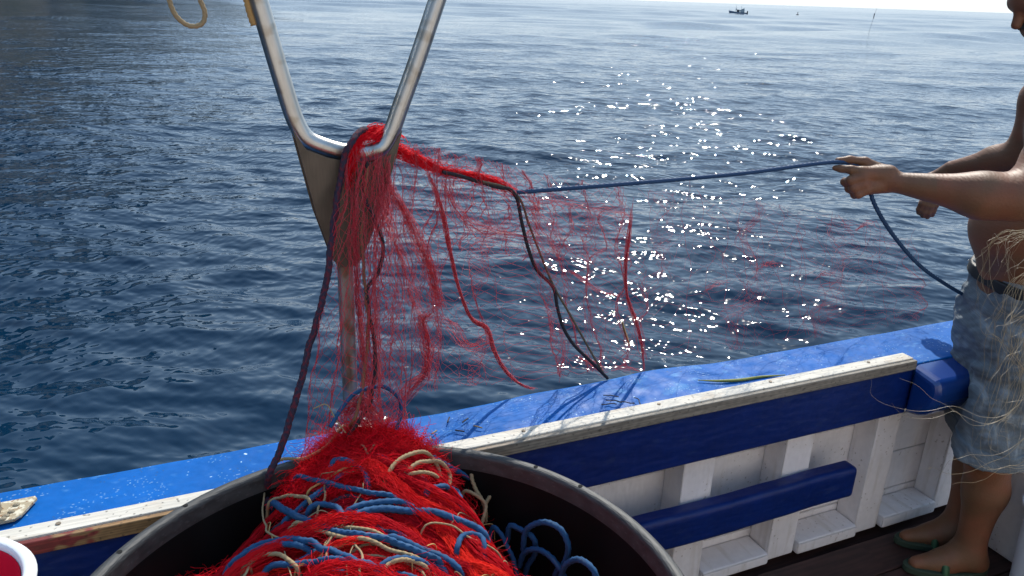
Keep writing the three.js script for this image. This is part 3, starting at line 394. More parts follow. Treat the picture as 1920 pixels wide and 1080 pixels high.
{ // rail overhead and the things tied to it
  const r = thing('overhead_rail', 'steel rail running overhead above the gunwale', 'rail', null, [0, 1.972, FZ]);
  part(r, 'rail_tube', new Tubes().add([V(-3, 0, 0), V(0, 0, 0), V(4.2, 0, 0)], 0.019, 16, { cap: true }).geo(), steel);
  for (const x of [-2.9, 4.1]) part(r, 'upright', new Tubes().add([V(x, -1.29, 0), V(x, -0.6, 0), V(x, 0, 0)], 0.019, 14, { cap: true }).geo(), steel);
}
const beigeRope = std({ color: lin(0.30, 0.215, 0.115), roughness: 0.9 });
const tanRope = std({ color: lin(0.42, 0.25, 0.09), roughness: 0.9 });
single('rope_loop', rope([[0.012, 1.955, FZ + 0.024], [0.016, 1.80, FZ + 0.015], [0.019, 1.70, FZ], [0.030, 1.662, FZ], [0.052, 1.645, FZ], [0.074, 1.649, FZ], [0.082, 1.668, FZ], [0.074, 1.70, FZ], [0.058, 1.78, FZ + 0.01], [0.045, 1.955, FZ + 0.026]], 0.0045, { lay: 0.02 }), beigeRope, 'pale beige rope loop hanging at the top of the picture', 'rope');
single('rope_end', rope([[0.118, 1.955, FZ + 0.022], [0.142, 1.78, FZ - 0.002], [0.163, 1.70, FZ - 0.004], [0.168, 1.672, FZ - 0.004], [0.174, 1.648, FZ - 0.004]], 0.0075, { lay: 0.03 }), tanRope, 'short tan rope end hanging against the steel fork arm', 'rope');
{ // corroded stanchion foot at the after end
  const s = thing('stanchion', 'corroded stanchion foot with cream plate on the blue gunwale', 'stanchion', null, [-0.425, 0.684, -1.625]);
  const sh = new THREE.Shape(); [[-0.065, -0.032], [0.066, -0.034], [0.070, -0.026], [0.048, 0.026], [0.038, 0.036], [-0.065, 0.040]].forEach(([x, y], i) => (i ? sh.lineTo(x, y) : sh.moveTo(x, y))); sh.closePath();
  const g = new THREE.ExtrudeGeometry(sh, { depth: 0.004, bevelEnabled: true, bevelThickness: 0.0015, bevelSize: 0.0015, bevelSegments: 2 }); g.rotateX(Math.PI / 2); g.translate(0, 0.007, 0);
  const rust = std({ map: colorTex(256, 256, 0.2, 0.2, (u, v) => { const a = sstep(fbm(u * 40, v * 40), -0.1, 0.3), b = sstep(fbm(u * 40 + 7, v * 40, 4), 0.26, 0.45); let c = [0.34, 0.28, 0.18].map((q, i) => lerp(q, [0.58, 0.53, 0.40][i], a)); return c.map((q, i) => lerp(q, [0.22, 0.12, 0.06][i], b)); }), bumpMap: valueTex(128, 128, 0.2, 0.2, (u, v) => 0.5 + 0.5 * fbm(u * 30, v * 30)), bumpScale: 0.0018, roughness: 0.85 });
  part(s, 'foot_plate', boxUV(g), rust, 'cream crusted foot plate');
  part(s, 'pipe', new Tubes().add([V(-0.006, 0.012, 0.0), V(-0.008, 0.3, 0), V(-0.01, 1.25, -0.05)], 0.019, 16, { cap: true }).geo(), steel);
  const lump = new THREE.IcosahedronGeometry(0.006, 1); for (const [x, z] of [[0.03, 0.01], [0.022, 0.022], [0.036, -0.012], [0.018, 0.031]]) { const m = part(s, 'weld_lump', lump, rust); m.position.set(x, 0.009, z); m.scale.set(1.2, 0.6, 1); }
}

// ---------------------------------------------------------------- black tub
const TC = [0.222, -0.955];
{
  const tub = thing('net_tub', 'big round black plastic tub full of red net', 'tub', null, [TC[0], 0.004, TC[1]]);
  const plastic = phys({ specularIntensity: 0.2, map: colorTex(512, 256, 3.3, 1.6, (u, v) => { const k = 1 + 0.4 * fbm(u * 5, v * 5), sp = n2(u * 40, v * 40) > 0.9 ? 0.35 : 0; return [0.005, 0.0056, 0.006].map((q) => lerp(q * k, 0.3, sp)); }), roughness: 0.5, side: THREE.DoubleSide });
  const rimMat = std({ map: colorTex(1024, 128, 3.3, 0.2, (u, v) => { const s = sstep(fbm(u * 14, v * 40, 5), -0.5, 0.6), sc = n2(u * 60, v * 200) > 0.7 ? 0.05 : 0; const q = lerp(0.024, 0.042, s) + sc * 0.5; return [q, q * 1.02, q * 1.03]; }), bumpMap: valueTex(512, 64, 3.3, 0.2, (u, v) => 0.5 + 0.4 * n2(u * 40, v * 90)), bumpScale: 0.0008, roughness: 0.6 });
  const L = (pts, seg = 120) => { const g = new THREE.LatheGeometry(pts.map(([r, y]) => new THREE.Vector2(r, y)), seg), a = g.attributes.uv; for (let i = 0; i < a.count; i++) a.setXY(i, a.getX(i) * 3.3, a.getY(i) * 0.2); return g; };
  part(tub, 'wall', L([[0, 0.02], [0.40, 0.02], [0.425, 0.05], [0.4965, 0.755], [0.5005, 0.755], [0.43, 0.03], [0.40, 0], [0, 0]]), plastic);
  part(tub, 'rim', L([[0.4945, 0.740], [0.4965, 0.768], [0.4985, 0.7745], [0.503, 0.778], [0.510, 0.779], [0.517, 0.7775], [0.521, 0.774], [0.5225, 0.768], [0.5225, 0.745], [0.5195, 0.745], [0.518, 0.766], [0.503, 0.768], [0.4990, 0.740]], 160), rimMat, 'scuffed grey rim of the tub');
  const hole = new THREE.CylinderGeometry(0.0048, 0.0048, 0.0014, 14), hm = std({ color: lin(0.004, 0.004, 0.004), roughness: 1 });
  for (const [x, z] of [[0.629, -1.262], [0.689, -1.168], [-0.17, -1.28], [-0.06, -1.38]]) { const dx = x - TC[0], dz = z - TC[1], l = Math.hypot(dx, dz), h = part(tub, 'rim_hole', hole, hm); h.position.set(dx / l * 0.5100, 0.7786, dz / l * 0.5100); }
}

// ---------------------------------------------------------------- red net: heap in the tub, folds over the fork, curtain to the sea
function pileY(x, z) { let s = 0, w = 0; for (const [a, b, h] of PILE) { const d = (a - x) ** 2 + (b - z) ** 2, k = Math.exp(-d / 0.00605) + 1e-5 / (d + 0.01); s += k * h; w += k; } return s / w; }
const redFibre = phys({ color: lin(0.78, 0.006, 0.016), roughness: 0.7, specularIntensity: 0.2 });
const redCore = std({ color: lin(0.60, 0.006, 0.014), roughness: 0.95 });
const redSkein = phys({ vertexColors: true, roughness: 0.7, specularIntensity: 0.2 });
const redThread = phys({ color: lin(0.62, 0.010, 0.030), roughness: 0.8, transmission: 0.3, thickness: 0 });
const blueRope = std({ map: colorTex(64, 512, 0.05, 1, (u, v) => { const k = 0.75 + 0.35 * fbm(u * 60, v * 20, 3), f = sstep(fbm(u * 40, v * 11 + 4, 3), 0.2, 0.5) * 0.45; return [lerp(0.005 * k, 0.07, f), lerp(0.075 * k, 0.12, f), lerp(0.20 * k, 0.19, f)]; }), roughness: 0.85 });
const blackCord = std({ color: lin(0.012, 0.010, 0.014), roughness: 0.8 });
const purpleCord = std({ map: colorTex(32, 512, 0.05, 1, (u, v) => { const k = sstep(n2(u * 60, v * 70), -0.2, 0.6); return [lerp(0.020, 0.16, k * 0.5), lerp(0.014, 0.008, k), lerp(0.032, 0.02, k)]; }), roughness: 0.9 });
const brownCord = std({ color: lin(0.20, 0.09, 0.045), roughness: 0.9 });

const net = thing('fishing_net', 'red fishing net heaped in the black tub and draped over the steel fork', 'fishing net');
const inTub = (x, z, m = 0.455) => Math.hypot(x - TC[0], z - TC[1]) < m;
{ // the heap: a dark core closed against the tub, and thousands of crinkled threads on it
  const NR = 46, NA = 120, P = [], I = [];
  for (let i = 0; i <= NR; i++) for (let j = 0; j <= NA; j++) {
    const r = i / NR * 0.462, a = j / NA * Math.PI * 2, x = TC[0] + Math.cos(a) * r, z = TC[1] + Math.sin(a) * r;
    const lump = 0.012 * fbm(x * 9, z * 9, 3) + 0.006 * n2(x * 34, z * 34);
    P.push(x, i === NR ? 0.42 : pileY(x, z) - 0.050 + 1.6 * lump, z);
  }
  for (let i = 0; i < NR; i++) for (let j = 0; j < NA; j++) { const a = i * (NA + 1) + j, b = a + 1, c = a + NA + 1, d = c + 1; I.push(a, b, c, b, d, c); }
  const g = new THREE.BufferGeometry(); g.setAttribute('position', new THREE.Float32BufferAttribute(P, 3)); g.setIndex(I); g.computeVertexNormals();
  part(net, 'heap_core', g, redCore, 'packed red net under the loose threads');
}
{
  const R = rng(321);
  // crinkled tufts, a few kinds, set over the heap
  const tuft = (n, len, curl, rad) => { const T = new Tubes(); for (let i = 0; i < n; i++) { const p = V((R() - 0.5) * 0.06, (R() - 0.5) * 0.008, (R() - 0.5) * 0.06), a0 = R() * 6.28, pts = [p.clone()], m = 11; let a = a0, w = (R() - 0.5) * curl; for (let k = 0; k < m; k++) { w += (R() - 0.5) * curl; w *= 0.8; a += w; p.x += Math.cos(a) * len / m; p.z += Math.sin(a) * len / m; p.y += (R() - 0.5) * 0.006 - p.y * 0.15; pts.push(p.clone()); } T.add(pts, rad, 3); } return T.geo(); };
  const kinds = [tuft(70, 0.09, 1.6, 0.00042), tuft(70, 0.11, 1.2, 0.00042), tuft(64, 0.08, 2.2, 0.00036), tuft(64, 0.12, 0.9, 0.00042)];
  const spots = [[], [], [], []];
  const tilt = (x, z) => new THREE.Quaternion().setFromUnitVectors(V(0, 1, 0), V(pileY(x - 0.01, z) - pileY(x + 0.01, z), 0.02, pileY(x, z - 0.01) - pileY(x, z + 0.01)).normalize());
  const flow = (x, z) => Math.atan2(0.60, 0.80) + 0.35 * n2(x * 4, z * 4);
  for (let k = 0; k < 2600; k++) {
    let x = TC[0] + (R() * 2 - 1) * 0.46, z = TC[1] - R() * 0.47 + 0.12; if (R() < 0.35) { x = 0.31 + (R() + R() - 1) * 0.16; z = -1.40 + (R() + R() - 1) * 0.08; }
    if (!inTub(x, z, 0.462)) continue;
    if (x > 0.50 + 0.25 * (z + 1.35) && R() < 0.93) continue;
    if (-z < 1.30 && R() < 0.86) continue;
    const fluff = 0.16 + 0.7 * sstep(-z, 1.28, 1.37), y = pileY(x, z) - 0.018 + R() * 0.014, q = (R() * 4) | 0;
    const M = new THREE.Matrix4().compose(V(x, y, z), tilt(x, z).multiply(new THREE.Quaternion().setFromEuler(new THREE.Euler((R() - 0.5) * 0.7 * fluff, R() * 6.28, (R() - 0.5) * 0.7 * fluff))), V(1, 1, 1).multiplyScalar(0.5 + 0.55 * R()));
    spots[q].push(M);
  }
  kinds.forEach((g, q) => { const m = shade(new THREE.InstancedMesh(g, redFibre, spots[q].length)); spots[q].forEach((M, i) => { m.setMatrixAt(i, M); const s = 0.55 + 0.6 * R(); m.setColorAt(i, lin(s, s * (0.6 + 0.5 * R()), s)); }); m.name = 'loose_threads'; m.userData = { kind: 'stuff' }; net.add(m); });
  // skeins: the net lies in folded bands of long parallel strands that sweep across the heap
  const T = new Tubes(), sweep = (x) => lerp(-0.12, 1.18, clamp((x + 0.02) / 0.52, 0, 1));
  for (let k = 0; k < 130; k++) {
    let x = -0.18 + R() * 0.60, z = -1.43 + R() * 0.50; if (!inTub(x, z, 0.45) || x > 0.50 + 0.25 * (z + 1.35)) continue;
    const c = [], n = 16, st = 0.014 + 0.012 * R(), w = 0.012 + 0.014 * R(), rise = 0.006 + 0.016 * R(), bend = (R() - 0.5) * 0.7, base = -0.034 + 0.040 * R();
    for (let s = 0; s < n; s++) { if (!inTub(x, z, 0.46)) break; c.push([x, z]); const a = sweep(x) + bend + 0.35 * n2(x * 5 + k, z * 5); x += Math.cos(a) * st; z += Math.sin(a) * st; }
    if (c.length < 5) continue;
    const N = 34 + (R() * 30 | 0), tone = R();
    for (let i = 0; i < N; i++) {
      const o = (R() + R() - 1), s0 = (R() * 3) | 0, s1 = c.length - ((R() * 3) | 0), q = R() * 90, pts = [];
      for (let s = s0; s < s1; s++) {
        const [ax, az] = c[Math.max(0, s - 1)], [bx, bz] = c[Math.min(c.length - 1, s + 1)], l = Math.hypot(bx - ax, bz - az) || 1, nx = -(bz - az) / l, nz = (bx - ax) / l, e = Math.sin(Math.PI * (s + 0.5) / c.length);
        const d = w * (o + 0.35 * n2(s * 0.45, q)) * (0.45 + 0.8 * e), px = c[s][0] + nx * d, pz = c[s][1] + nz * d;
        if (!inTub(px, pz, 0.468)) break;
        pts.push(V(px, pileY(px, pz) + base + rise * e * (1.2 - o * o) + 0.003 * n2(s * 0.8, q + 30) + 0.004 * R(), pz));
      }
      T.add(pts, 0.00038 + 0.00030 * R(), 3, { color: [0.42 + 0.42 * tone, 0.006 + 0.022 * tone * tone * tone, 0.016] });
    }
  }
  const m = part(net, 'gathered_strands', T.geo(), redSkein); m.userData.kind = 'stuff';
}
// folds, bundles and curtain meshes
const threads = new Tubes();
function bundle(T, path, n, rad, spread, seed, { fray = 0, ends = 1 } = {}) {
  const R = rng(seed), c = new THREE.CatmullRomCurve3(path.map(vec), false, 'centripetal'), L = c.getLength(), m = Math.max(8, Math.round(L / 0.014));
  for (let i = 0; i < n; i++) {
    const t0 = R() * (1 - ends) * 0.6, t1 = 1 - R() * (1 - ends) * 0.6, ox = R() + R() + R() - 1.5, oy = R() + R() + R() - 1.5, oz = R() + R() - 1, pts = [], f = 3 + R() * 9, s1 = R() * 100;
    for (let k = 0; k <= m; k++) {
      const t = lerp(t0, t1, k / m), p = c.getPoint(t), w = typeof spread === 'function' ? spread(t) : spread, s = t * L;
      p.x += w * (ox + 0.3 * n2(s * f * 3, s1)); p.y += w * (oy + 0.3 * n2(s * f * 3, s1 + 20)); p.z += w * 0.6 * (oz + 0.4 * n2(s * f * 4, s1 + 40));
      if (fray) { p.x += fray * n2(s * 60, s1 + 9); p.y += fray * n2(s * 60, s1 + 29); }
      pts.push(p);
    }
    T.add(pts, rad * (0.7 + 0.6 * R()), 3);
  }
}
// diamond mesh between two edges; nodes jitter and gather so that the threads cross at uneven angles
function panel(T, top, bottom, nu, nv, rad, seed, { gather = 0, jit = 0.006, bulge = 0.03, drop = 0.0, skip = 0 } = {}) {
  const R = rng(seed), A = new THREE.CatmullRomCurve3(top.map(vec), false, 'centripetal'), B = new THREE.CatmullRomCurve3(bottom.map(vec), false, 'centripetal'), G = [];
  for (let i = 0; i <= nu; i++) for (let j = 0; j <= nv; j++) {
    const v = j / nv; let u = (i + (j % 2) * 0.5) / (nu + 0.5); u = clamp(u + gather * 0.06 * Math.sin(u * 19 + v * 3 + seed) + 0.035 * gather * n2(u * 9 + seed, v * 3), 0, 1);
    const a = A.getPoint(u), b = B.getPoint(clamp(u + 0.04 * gather * n2(u * 6, seed), 0, 1)), p = a.lerp(b, v);
    p.z += bulge * n2(u * 3 + seed, v * 2.5) * Math.sin(Math.PI * v); p.x += jit * (R() - 0.5) * 2 + 0.009 * n2(v * 4 + seed, u * 5); p.y += jit * (R() - 0.5) * 2 - drop * Math.sin(Math.PI * u) * (1 - v);
    G.push(p);
  }
  const at = (i, j) => G[i * (nv + 1) + j];
  const link = (a, b) => { if (R() < skip) return; const m = a.clone().lerp(b, 0.33), q = a.clone().lerp(b, 0.67), k = a.distanceTo(b) * 0.03; for (const p of [m, q]) { p.x += (R() - 0.5) * k * 2; p.y += (R() - 0.7) * k; p.z += (R() - 0.5) * k * 2; } T.add([a, m, q, b], rad * (0.8 + 0.4 * R()), 3); };
  for (let i = 0; i <= nu; i++) for (let j = 0; j < nv; j++) { const s = j % 2; link(at(i, j), at(i, j + 1)); const o = i + (s ? 1 : -1); if (o >= 0 && o <= nu) link(at(i, j), at(o, j + 1)); }
}
{
  const F = PATHS.folds, T = threads;
  const S = new Tubes();
  bundle(S, PATHS.bundle, 130, 0.0007, (t) => 0.0075 + 0.004 * Math.sin(t * 9) + 0.005 * (1 - t), 41, { fray: 0.003, ends: 0.5 });
  bundle(S, PATHS.bundle, 60, 0.0006, 0.016, 42, { fray: 0.008, ends: 0 });
  bundle(S, [[0.395, 1.405, -1.70], [0.42, 1.420, -1.712], [0.452, 1.425, -1.735], [0.49, 1.40, -1.748]], 90, 0.0007, 0.010, 43, { fray: 0.004, ends: 0.4 });
  bundle(S, [[0.345, 1.30, -1.684], [0.355, 1.375, -1.685], [0.385, 1.418, -1.712], [0.425, 1.428, -1.735], [0.46, 1.42, -1.745]], 95, 0.0007, 0.011, 44, { fray: 0.003, ends: 0.4 });
  bundle(S, [[0.35, 1.36, -1.684], [0.372, 1.410, -1.70], [0.395, 1.418, -1.73], [0.41, 1.38, -1.75]], 50, 0.0006, 0.012, 45, { fray: 0.003, ends: 0.3 });
  const sm = part(net, 'bunched_net', S.geo(), redFibre, 'dense red net bunched over the fork'); sm.userData.kind = 'stuff';
  // hanging sheet in front of the plate and the post down to the heap
  const D = new Tubes();
  panel(D, [[0.338, 1.385, -1.682], [0.36, 1.40, -1.682], [0.395, 1.395, -1.682], [0.425, 1.37, -1.684]], [[0.16, 0.80, -1.425], [0.22, 0.84, -1.415], [0.31, 0.87, -1.41], [0.39, 0.85, -1.40]], 22, 46, 0.00045, 7, { gather: 1, jit: 0.0022, bulge: 0.03 });
  panel(D, [[0.36, 1.385, -1.682], [0.39, 1.39, -1.682], [0.435, 1.38, -1.686]], [[0.29, 0.86, -1.42], [0.33, 0.87, -1.41], [0.40, 0.84, -1.40]], 16, 40, 0.0005, 8, { gather: 1, jit: 0.0022, bulge: 0.03 });
  bundle(D, [[0.41, 1.39, -1.684], [0.40, 1.25, -1.66], [0.372, 1.10, -1.60], [0.345, 0.95, -1.50], [0.33, 0.86, -1.42]], 28, 0.0005, 0.02, 50, { fray: 0.002, ends: 0.6 });
  bundle(D, [[0.43, 1.38, -1.687], [0.425, 1.27, -1.68], [0.405, 1.20, -1.668]], 40, 0.0005, 0.014, 51, { fray: 0.002, ends: 0.4 });
  bundle(D, [[0.352, 1.37, -1.683], [0.345, 1.2, -1.655], [0.335, 1.05, -1.60], [0.325, 0.92, -1.50], [0.315, 0.86, -1.42]], 34, 0.00055, 0.010, 52, { fray: 0.003, ends: 0.5 });
  bundle(D, [[0.255, 0.86, -1.47], [0.30, 0.90, -1.455], [0.335, 0.87, -1.43]], 60, 0.0006, 0.02, 53, { fray: 0.006, ends: 0.3 });
  const dm = part(net, 'hanging_sheet', D.geo(), redThread, 'see-through net hanging from the fork into the tub'); dm.userData.kind = 'stuff';
  // folds of the curtain
  const counts = [46, 60, 64, 34, 10, 16, 34, 20, 18, 9, 10, 10, 12], wide = [0.0045, 0.0085, 0.0085, 0.0035, 0.003, 0.010, 0.012, 0.012, 0.008, 0.010, 0.008, 0.006, 0.008];
  F.forEach((p, i) => bundle(T, p, counts[i], 0.00042, (t) => ([1.25, 1.6, 1.6, 1.3][i] ?? 1.5) * wide[i] * (0.7 + 0.6 * Math.abs(Math.sin(t * 7 + i))), 60 + i, { fray: 0.0012, ends: 0.55 }));
  panel(T, [[0.455, 1.40, -1.745], [0.54, 1.385, -1.75], [0.62, 1.36, -1.755]], [[0.36, 0.86, -1.56], [0.45, 0.78, -1.66], [0.56, 0.76, -1.70]], 20, 44, 0.0004, 21, { gather: 1.1, jit: 0.0022, bulge: 0.05 });
  panel(T, [[0.47, 1.40, -1.745], [0.62, 1.365, -1.755], [0.80, 1.31, -1.765]], [[0.50, 0.80, -1.70], [0.66, 0.735, -1.735], [1.05, 0.71, -1.735]], 30, 46, 0.00037, 22, { gather: 1.3, jit: 0.0022, bulge: 0.06 });
  panel(T, [[0.62, 1.36, -1.755], [0.72, 1.335, -1.76], [0.81, 1.30, -1.765]], [[0.60, 1.12, -1.77], [0.78, 1.08, -1.78], [0.98, 1.06, -1.78]], 22, 18, 0.00042, 23, { gather: 1.1, jit: 0.003, bulge: 0.04 });
  panel(T, [[0.80, 1.305, -1.765], [0.96, 1.275, -1.77], [1.14, 1.24, -1.775]], [[1.0, 0.715, -1.735], [1.08, 0.71, -1.735], [1.20, 0.72, -1.735]], 26, 46, 0.00034, 24, { gather: 1.1, jit: 0.0025, bulge: 0.06 });
  panel(T, [[0.80, 1.25, -1.765], [0.95, 1.21, -1.77], [1.10, 1.17, -1.775]], [[0.82, 1.06, -1.78], [0.98, 1.04, -1.78], [1.16, 1.0, -1.78]], 20, 12, 0.00038, 25, { gather: 1.1, jit: 0.003, bulge: 0.05 });
  const tm = part(net, 'curtain', T.geo(), redThread, 'see-through red net curtain running from the fork to the sea'); tm.userData.kind = 'stuff';
  // thinner net farther along the side
  const W = new Tubes();
  panel(W, [[1.12, 1.24, -1.78], [1.5, 1.20, -1.84], [1.9, 1.12, -1.86], [2.35, 0.96, -1.84]], [[1.22, 0.72, -1.74], [1.55, 0.70, -1.742], [1.95, 0.69, -1.742], [2.35, 0.69, -1.742]], 44, 30, 0.0002, 26, { gather: 1.4, jit: 0.004, bulge: 0.08, skip: 0.1, drop: 0.03 });
  const R = rng(88);
  for (let i = 0; i < 26; i++) { const x = 1.25 + R() * 1.1, y1 = 1.22 - 0.20 * (x - 1.2) + (R() - 0.5) * 0.1, y0 = R() < 0.4 ? 0.71 : 0.8 + R() * 0.2, pts = []; for (let k = 0; k <= 16; k++) { const t = k / 16; pts.push(V(x + 0.03 * n2(t * 3, i) + 0.02 * (t - 0.5), lerp(y1, y0, t), lerp(-1.83, -1.742, t) + 0.02 * n2(t * 2, i + 40))); } W.add(pts, 0.00042, 3); }
  for (let i = 0; i < 4; i++) { const x = 1.3 + R() * 0.9, y = 0.85 + R() * 0.3; bundle(W, [[x, y, -1.82], [x + 0.05, y + 0.015, -1.83], [x + 0.12, y + 0.03 * (R() - 0.3), -1.83]], 9, 0.0004, 0.009, 200 + i, { fray: 0.006, ends: 0.2 }); }
  const wm = part(net, 'thin_curtain', W.geo(), redThread, 'barely visible net strung out over the water'); wm.userData.kind = 'stuff';
}
// ropes that are laced into the net
const sink = (L) => { const a = L[0], b = L[1], c = L[L.length - 1], e = L[L.length - 2], ext = (p, q) => [p[0] + (p[0] - q[0]) * 0.4, p[1] - 0.045, p[2] + (p[2] - q[2]) * 0.4]; return [ext(a, b), ...L, ext(c, e)]; };
const up = (L, d) => sink(L.map(([x, y, z]) => [x, pileY(x, z) + d - 0.001 + 0.005 * n2(x * 14, z * 14), z]));
PATHS.blueOnPile.forEach((L, i) => part(net, 'float_line', rope(up(L, 0.017), [0.0066, 0.0062, 0.0068, 0.006, 0.0064, 0.0064, 0.0052, 0.0056, 0.0056, 0.006, 0.0056, 0.005, 0.005, 0.0058, 0.0056][i] ?? 0.0056, { lay: 0.045, wig: 0.003, seed: i }), blueRope));
PATHS.blueDeep.forEach((L, i) => part(net, 'float_line', rope(sink(L), 0.0058, { lay: 0.045, seed: i }), blueRope));
PATHS.beigeOnPile.forEach((L, i) => part(net, 'lead_line', rope(i < 5 ? sink(L.map((p, k) => [p[0], pileY(p[0], p[2]) + 0.012 + 0.024 * Math.sin(Math.PI * k / (L.length - 1)), p[2]])) : up(L, 0.018), [0.0042, 0.0042, 0.0036, 0.0036, 0.0042, 0.0036, 0.0038, 0.0038, 0.0018, 0.0032, 0.0034, 0.0034, 0.0018][i], { lay: 0.02, wig: 0.002, seed: i + 20 }), beigeRope));
{ // more lines half sunk among the skeins
  const R = rng(515), mats = [blueRope, beigeRope, purpleCord, blueRope, beigeRope], names = ['float_line', 'lead_line', 'head_rope', 'float_line', 'lead_line'], rad = [0.005, 0.0026, 0.0042, 0.0062, 0.0034];
  for (let k = 0; k < 12; k++) {
    let x = -0.12 + R() * 0.42, z = -1.34 + R() * 0.34; const L = [], bend = (R() - 0.5) * 0.6;
    for (let s = 0; s < 8 + R() * 7; s++) { if (!inTub(x, z, 0.44) || x > 0.52 + 0.25 * (z + 1.35)) break; L.push([x, pileY(x, z) + 0.001 + 0.009 * n2(s * 0.7, k), z]); const a = lerp(-0.12, 1.18, clamp((x + 0.02) / 0.52, 0, 1)) + bend + 0.8 * n2(x * 6, z * 6 + k); x += Math.cos(a) * 0.03; z += Math.sin(a) * 0.03; }
    if (L.length > 4) part(net, names[k % 5], rope(sink(L), rad[k % 5], { lay: 0.03, wig: 0.003, seed: k + 70 }), mats[k % 5]);
  }
}
{ // wavy twine and crimped line bits that catch the light among the threads
  const R = rng(9);
  for (let i = 0; i < 34; i++) { let x = 0.02 + R() * 0.52, z = -1.40 + R() * 0.36, a = R() * 6.28; if (!inTub(x, z, 0.43)) continue; const L = []; for (let k = 0; k < 7; k++) { L.push([x, pileY(x, z) + 0.010 + 0.008 * R(), z]); a += (R() - 0.5) * 1.1; x += Math.cos(a) * 0.016; z += Math.sin(a) * 0.016; if (!inTub(x, z, 0.45)) break; } if (L.length > 3) part(net, 'twine', rope(sink(L), i % 3 ? 0.0011 : 0.0022, { lay: 0.012, sides: 6 }), i % 4 ? beigeRope : tanRope); }
}
part(net, 'head_rope', rope(PATHS.headRope, 0.0068, { lay: 0.05, wig: 0.002 }), purpleCord, 'dark purple head rope slanting down into the tub');
part(net, 'black_cord', rope(PATHS.cordBlack, 0.0042, { lay: 0.02, wig: 0.002 }), blackCord);
part(net, 'brown_cord', rope(PATHS.cordBrown, 0.0034, { lay: 0.02, wig: 0.002 }), brownCord);
part(net, 'float_line', rope(PATHS.topLoop, 0.0042, { lay: 0.03, wig: 0.002 }), blueRope);
part(net, 'twine', rope(PATHS.thinLine, 0.0013, { lay: 0.01, sides: 6 }), beigeRope);
part(net, 'black_cord', rope(PATHS.cordA, 0.0045, { lay: 0.02 }), blackCord, 'black cord running down from the bunched net to the gunwale');
part(net, 'brown_cord', rope(PATHS.cordB, 0.0030, { lay: 0.02 }), std({ color: lin(0.10, 0.075, 0.05), roughness: 0.9 }));
const weedMat = phys({ color: lin(0.26, 0.20, 0.03), roughness: 0.7, transmission: 0.3, thickness: 0 });
single('seaweed', new Tubes().add(curve(PATHS.weed, 14), (t) => 0.004 * Math.sin(Math.PI * clamp(t, 0.05, 0.95)), 6, { flat: 0.25 }).geo(), weedMat, 'ochre scrap of seaweed caught in the net curtain', 'seaweed');
single('seaweed', new Tubes().add(curve(PATHS.grassStrand.map(([x, y, z]) => [x, 0.6835 + 0.014 * Math.exp(-(((x - 1.24) / 0.16) ** 2)), z]), 40), (t) => 0.005 * Math.sin(Math.PI * clamp(t, 0.04, 0.96)) + 0.001, 6, { flat: 0.5 }).geo(), phys({ color: lin(0.22, 0.24, 0.05), roughness: 0.6 }), 'long olive seaweed blade lying on the blue gunwale', 'seaweed');
{
  const R = rng(66), twig = std({ color: lin(0.05, 0.04, 0.035), roughness: 0.9 }), lab = ['dark twig on the gunwale beside the two cord shadows', 'brown crumb of weed on the gunwale above the tub'];
  [[1.032, -1.586], [1.0, -1.60], [1.045, -1.607], [1.085, -1.592], [1.02, -1.575]].forEach(([x, z], i) => { const L = []; let a = R() * 6.28, px = x, pz = z; for (let k = 0; k < 5; k++) { L.push(V(px, 0.6865 + 0.008 * Math.exp(-(((px - 0.9) / 0.2) ** 2)) + 0.004 * R() + 0.014 * Math.exp(-(((px - 1.24) / 0.16) ** 2)) * 0.6, pz)); a += (R() - 0.5); px += Math.cos(a) * 0.011; pz += Math.sin(a) * 0.011; } single('twig', new Tubes().add(curve(L, 12), 0.0015, 5, { cap: true }).geo(), twig, lab[0], 'twig', 'weed scraps on the gunwale by the cords'); });
  [[0.526, -1.625], [0.564, -1.653], [0.638, -1.597], [0.60, -1.64], [0.50, -1.60], [0.57, -1.61]].forEach(([x, z], i) => { const L = [V(x, 0.6875, z)]; let a = R() * 6.28; for (let k = 1; k < 4; k++) L.push(V(x + Math.cos(a) * 0.008 * k, 0.6875 + 0.002 * R(), z + Math.sin(a) * 0.008 * k)); single('weed_crumb', new Tubes().add(L, 0.002, 5, { cap: true }).geo(), i % 2 ? twig : beigeRope, lab[1], 'weed', 'weed crumbs on the gunwale behind the tub'); });
}
const hauling = single('hauling_rope', rope(PATHS.haul, 0.0055, { lay: 0.04 }), std({ color: lin(0.008, 0.045, 0.12), roughness: 0.7 }), 'taut dark blue rope pulled by the bare-chested person', 'rope');

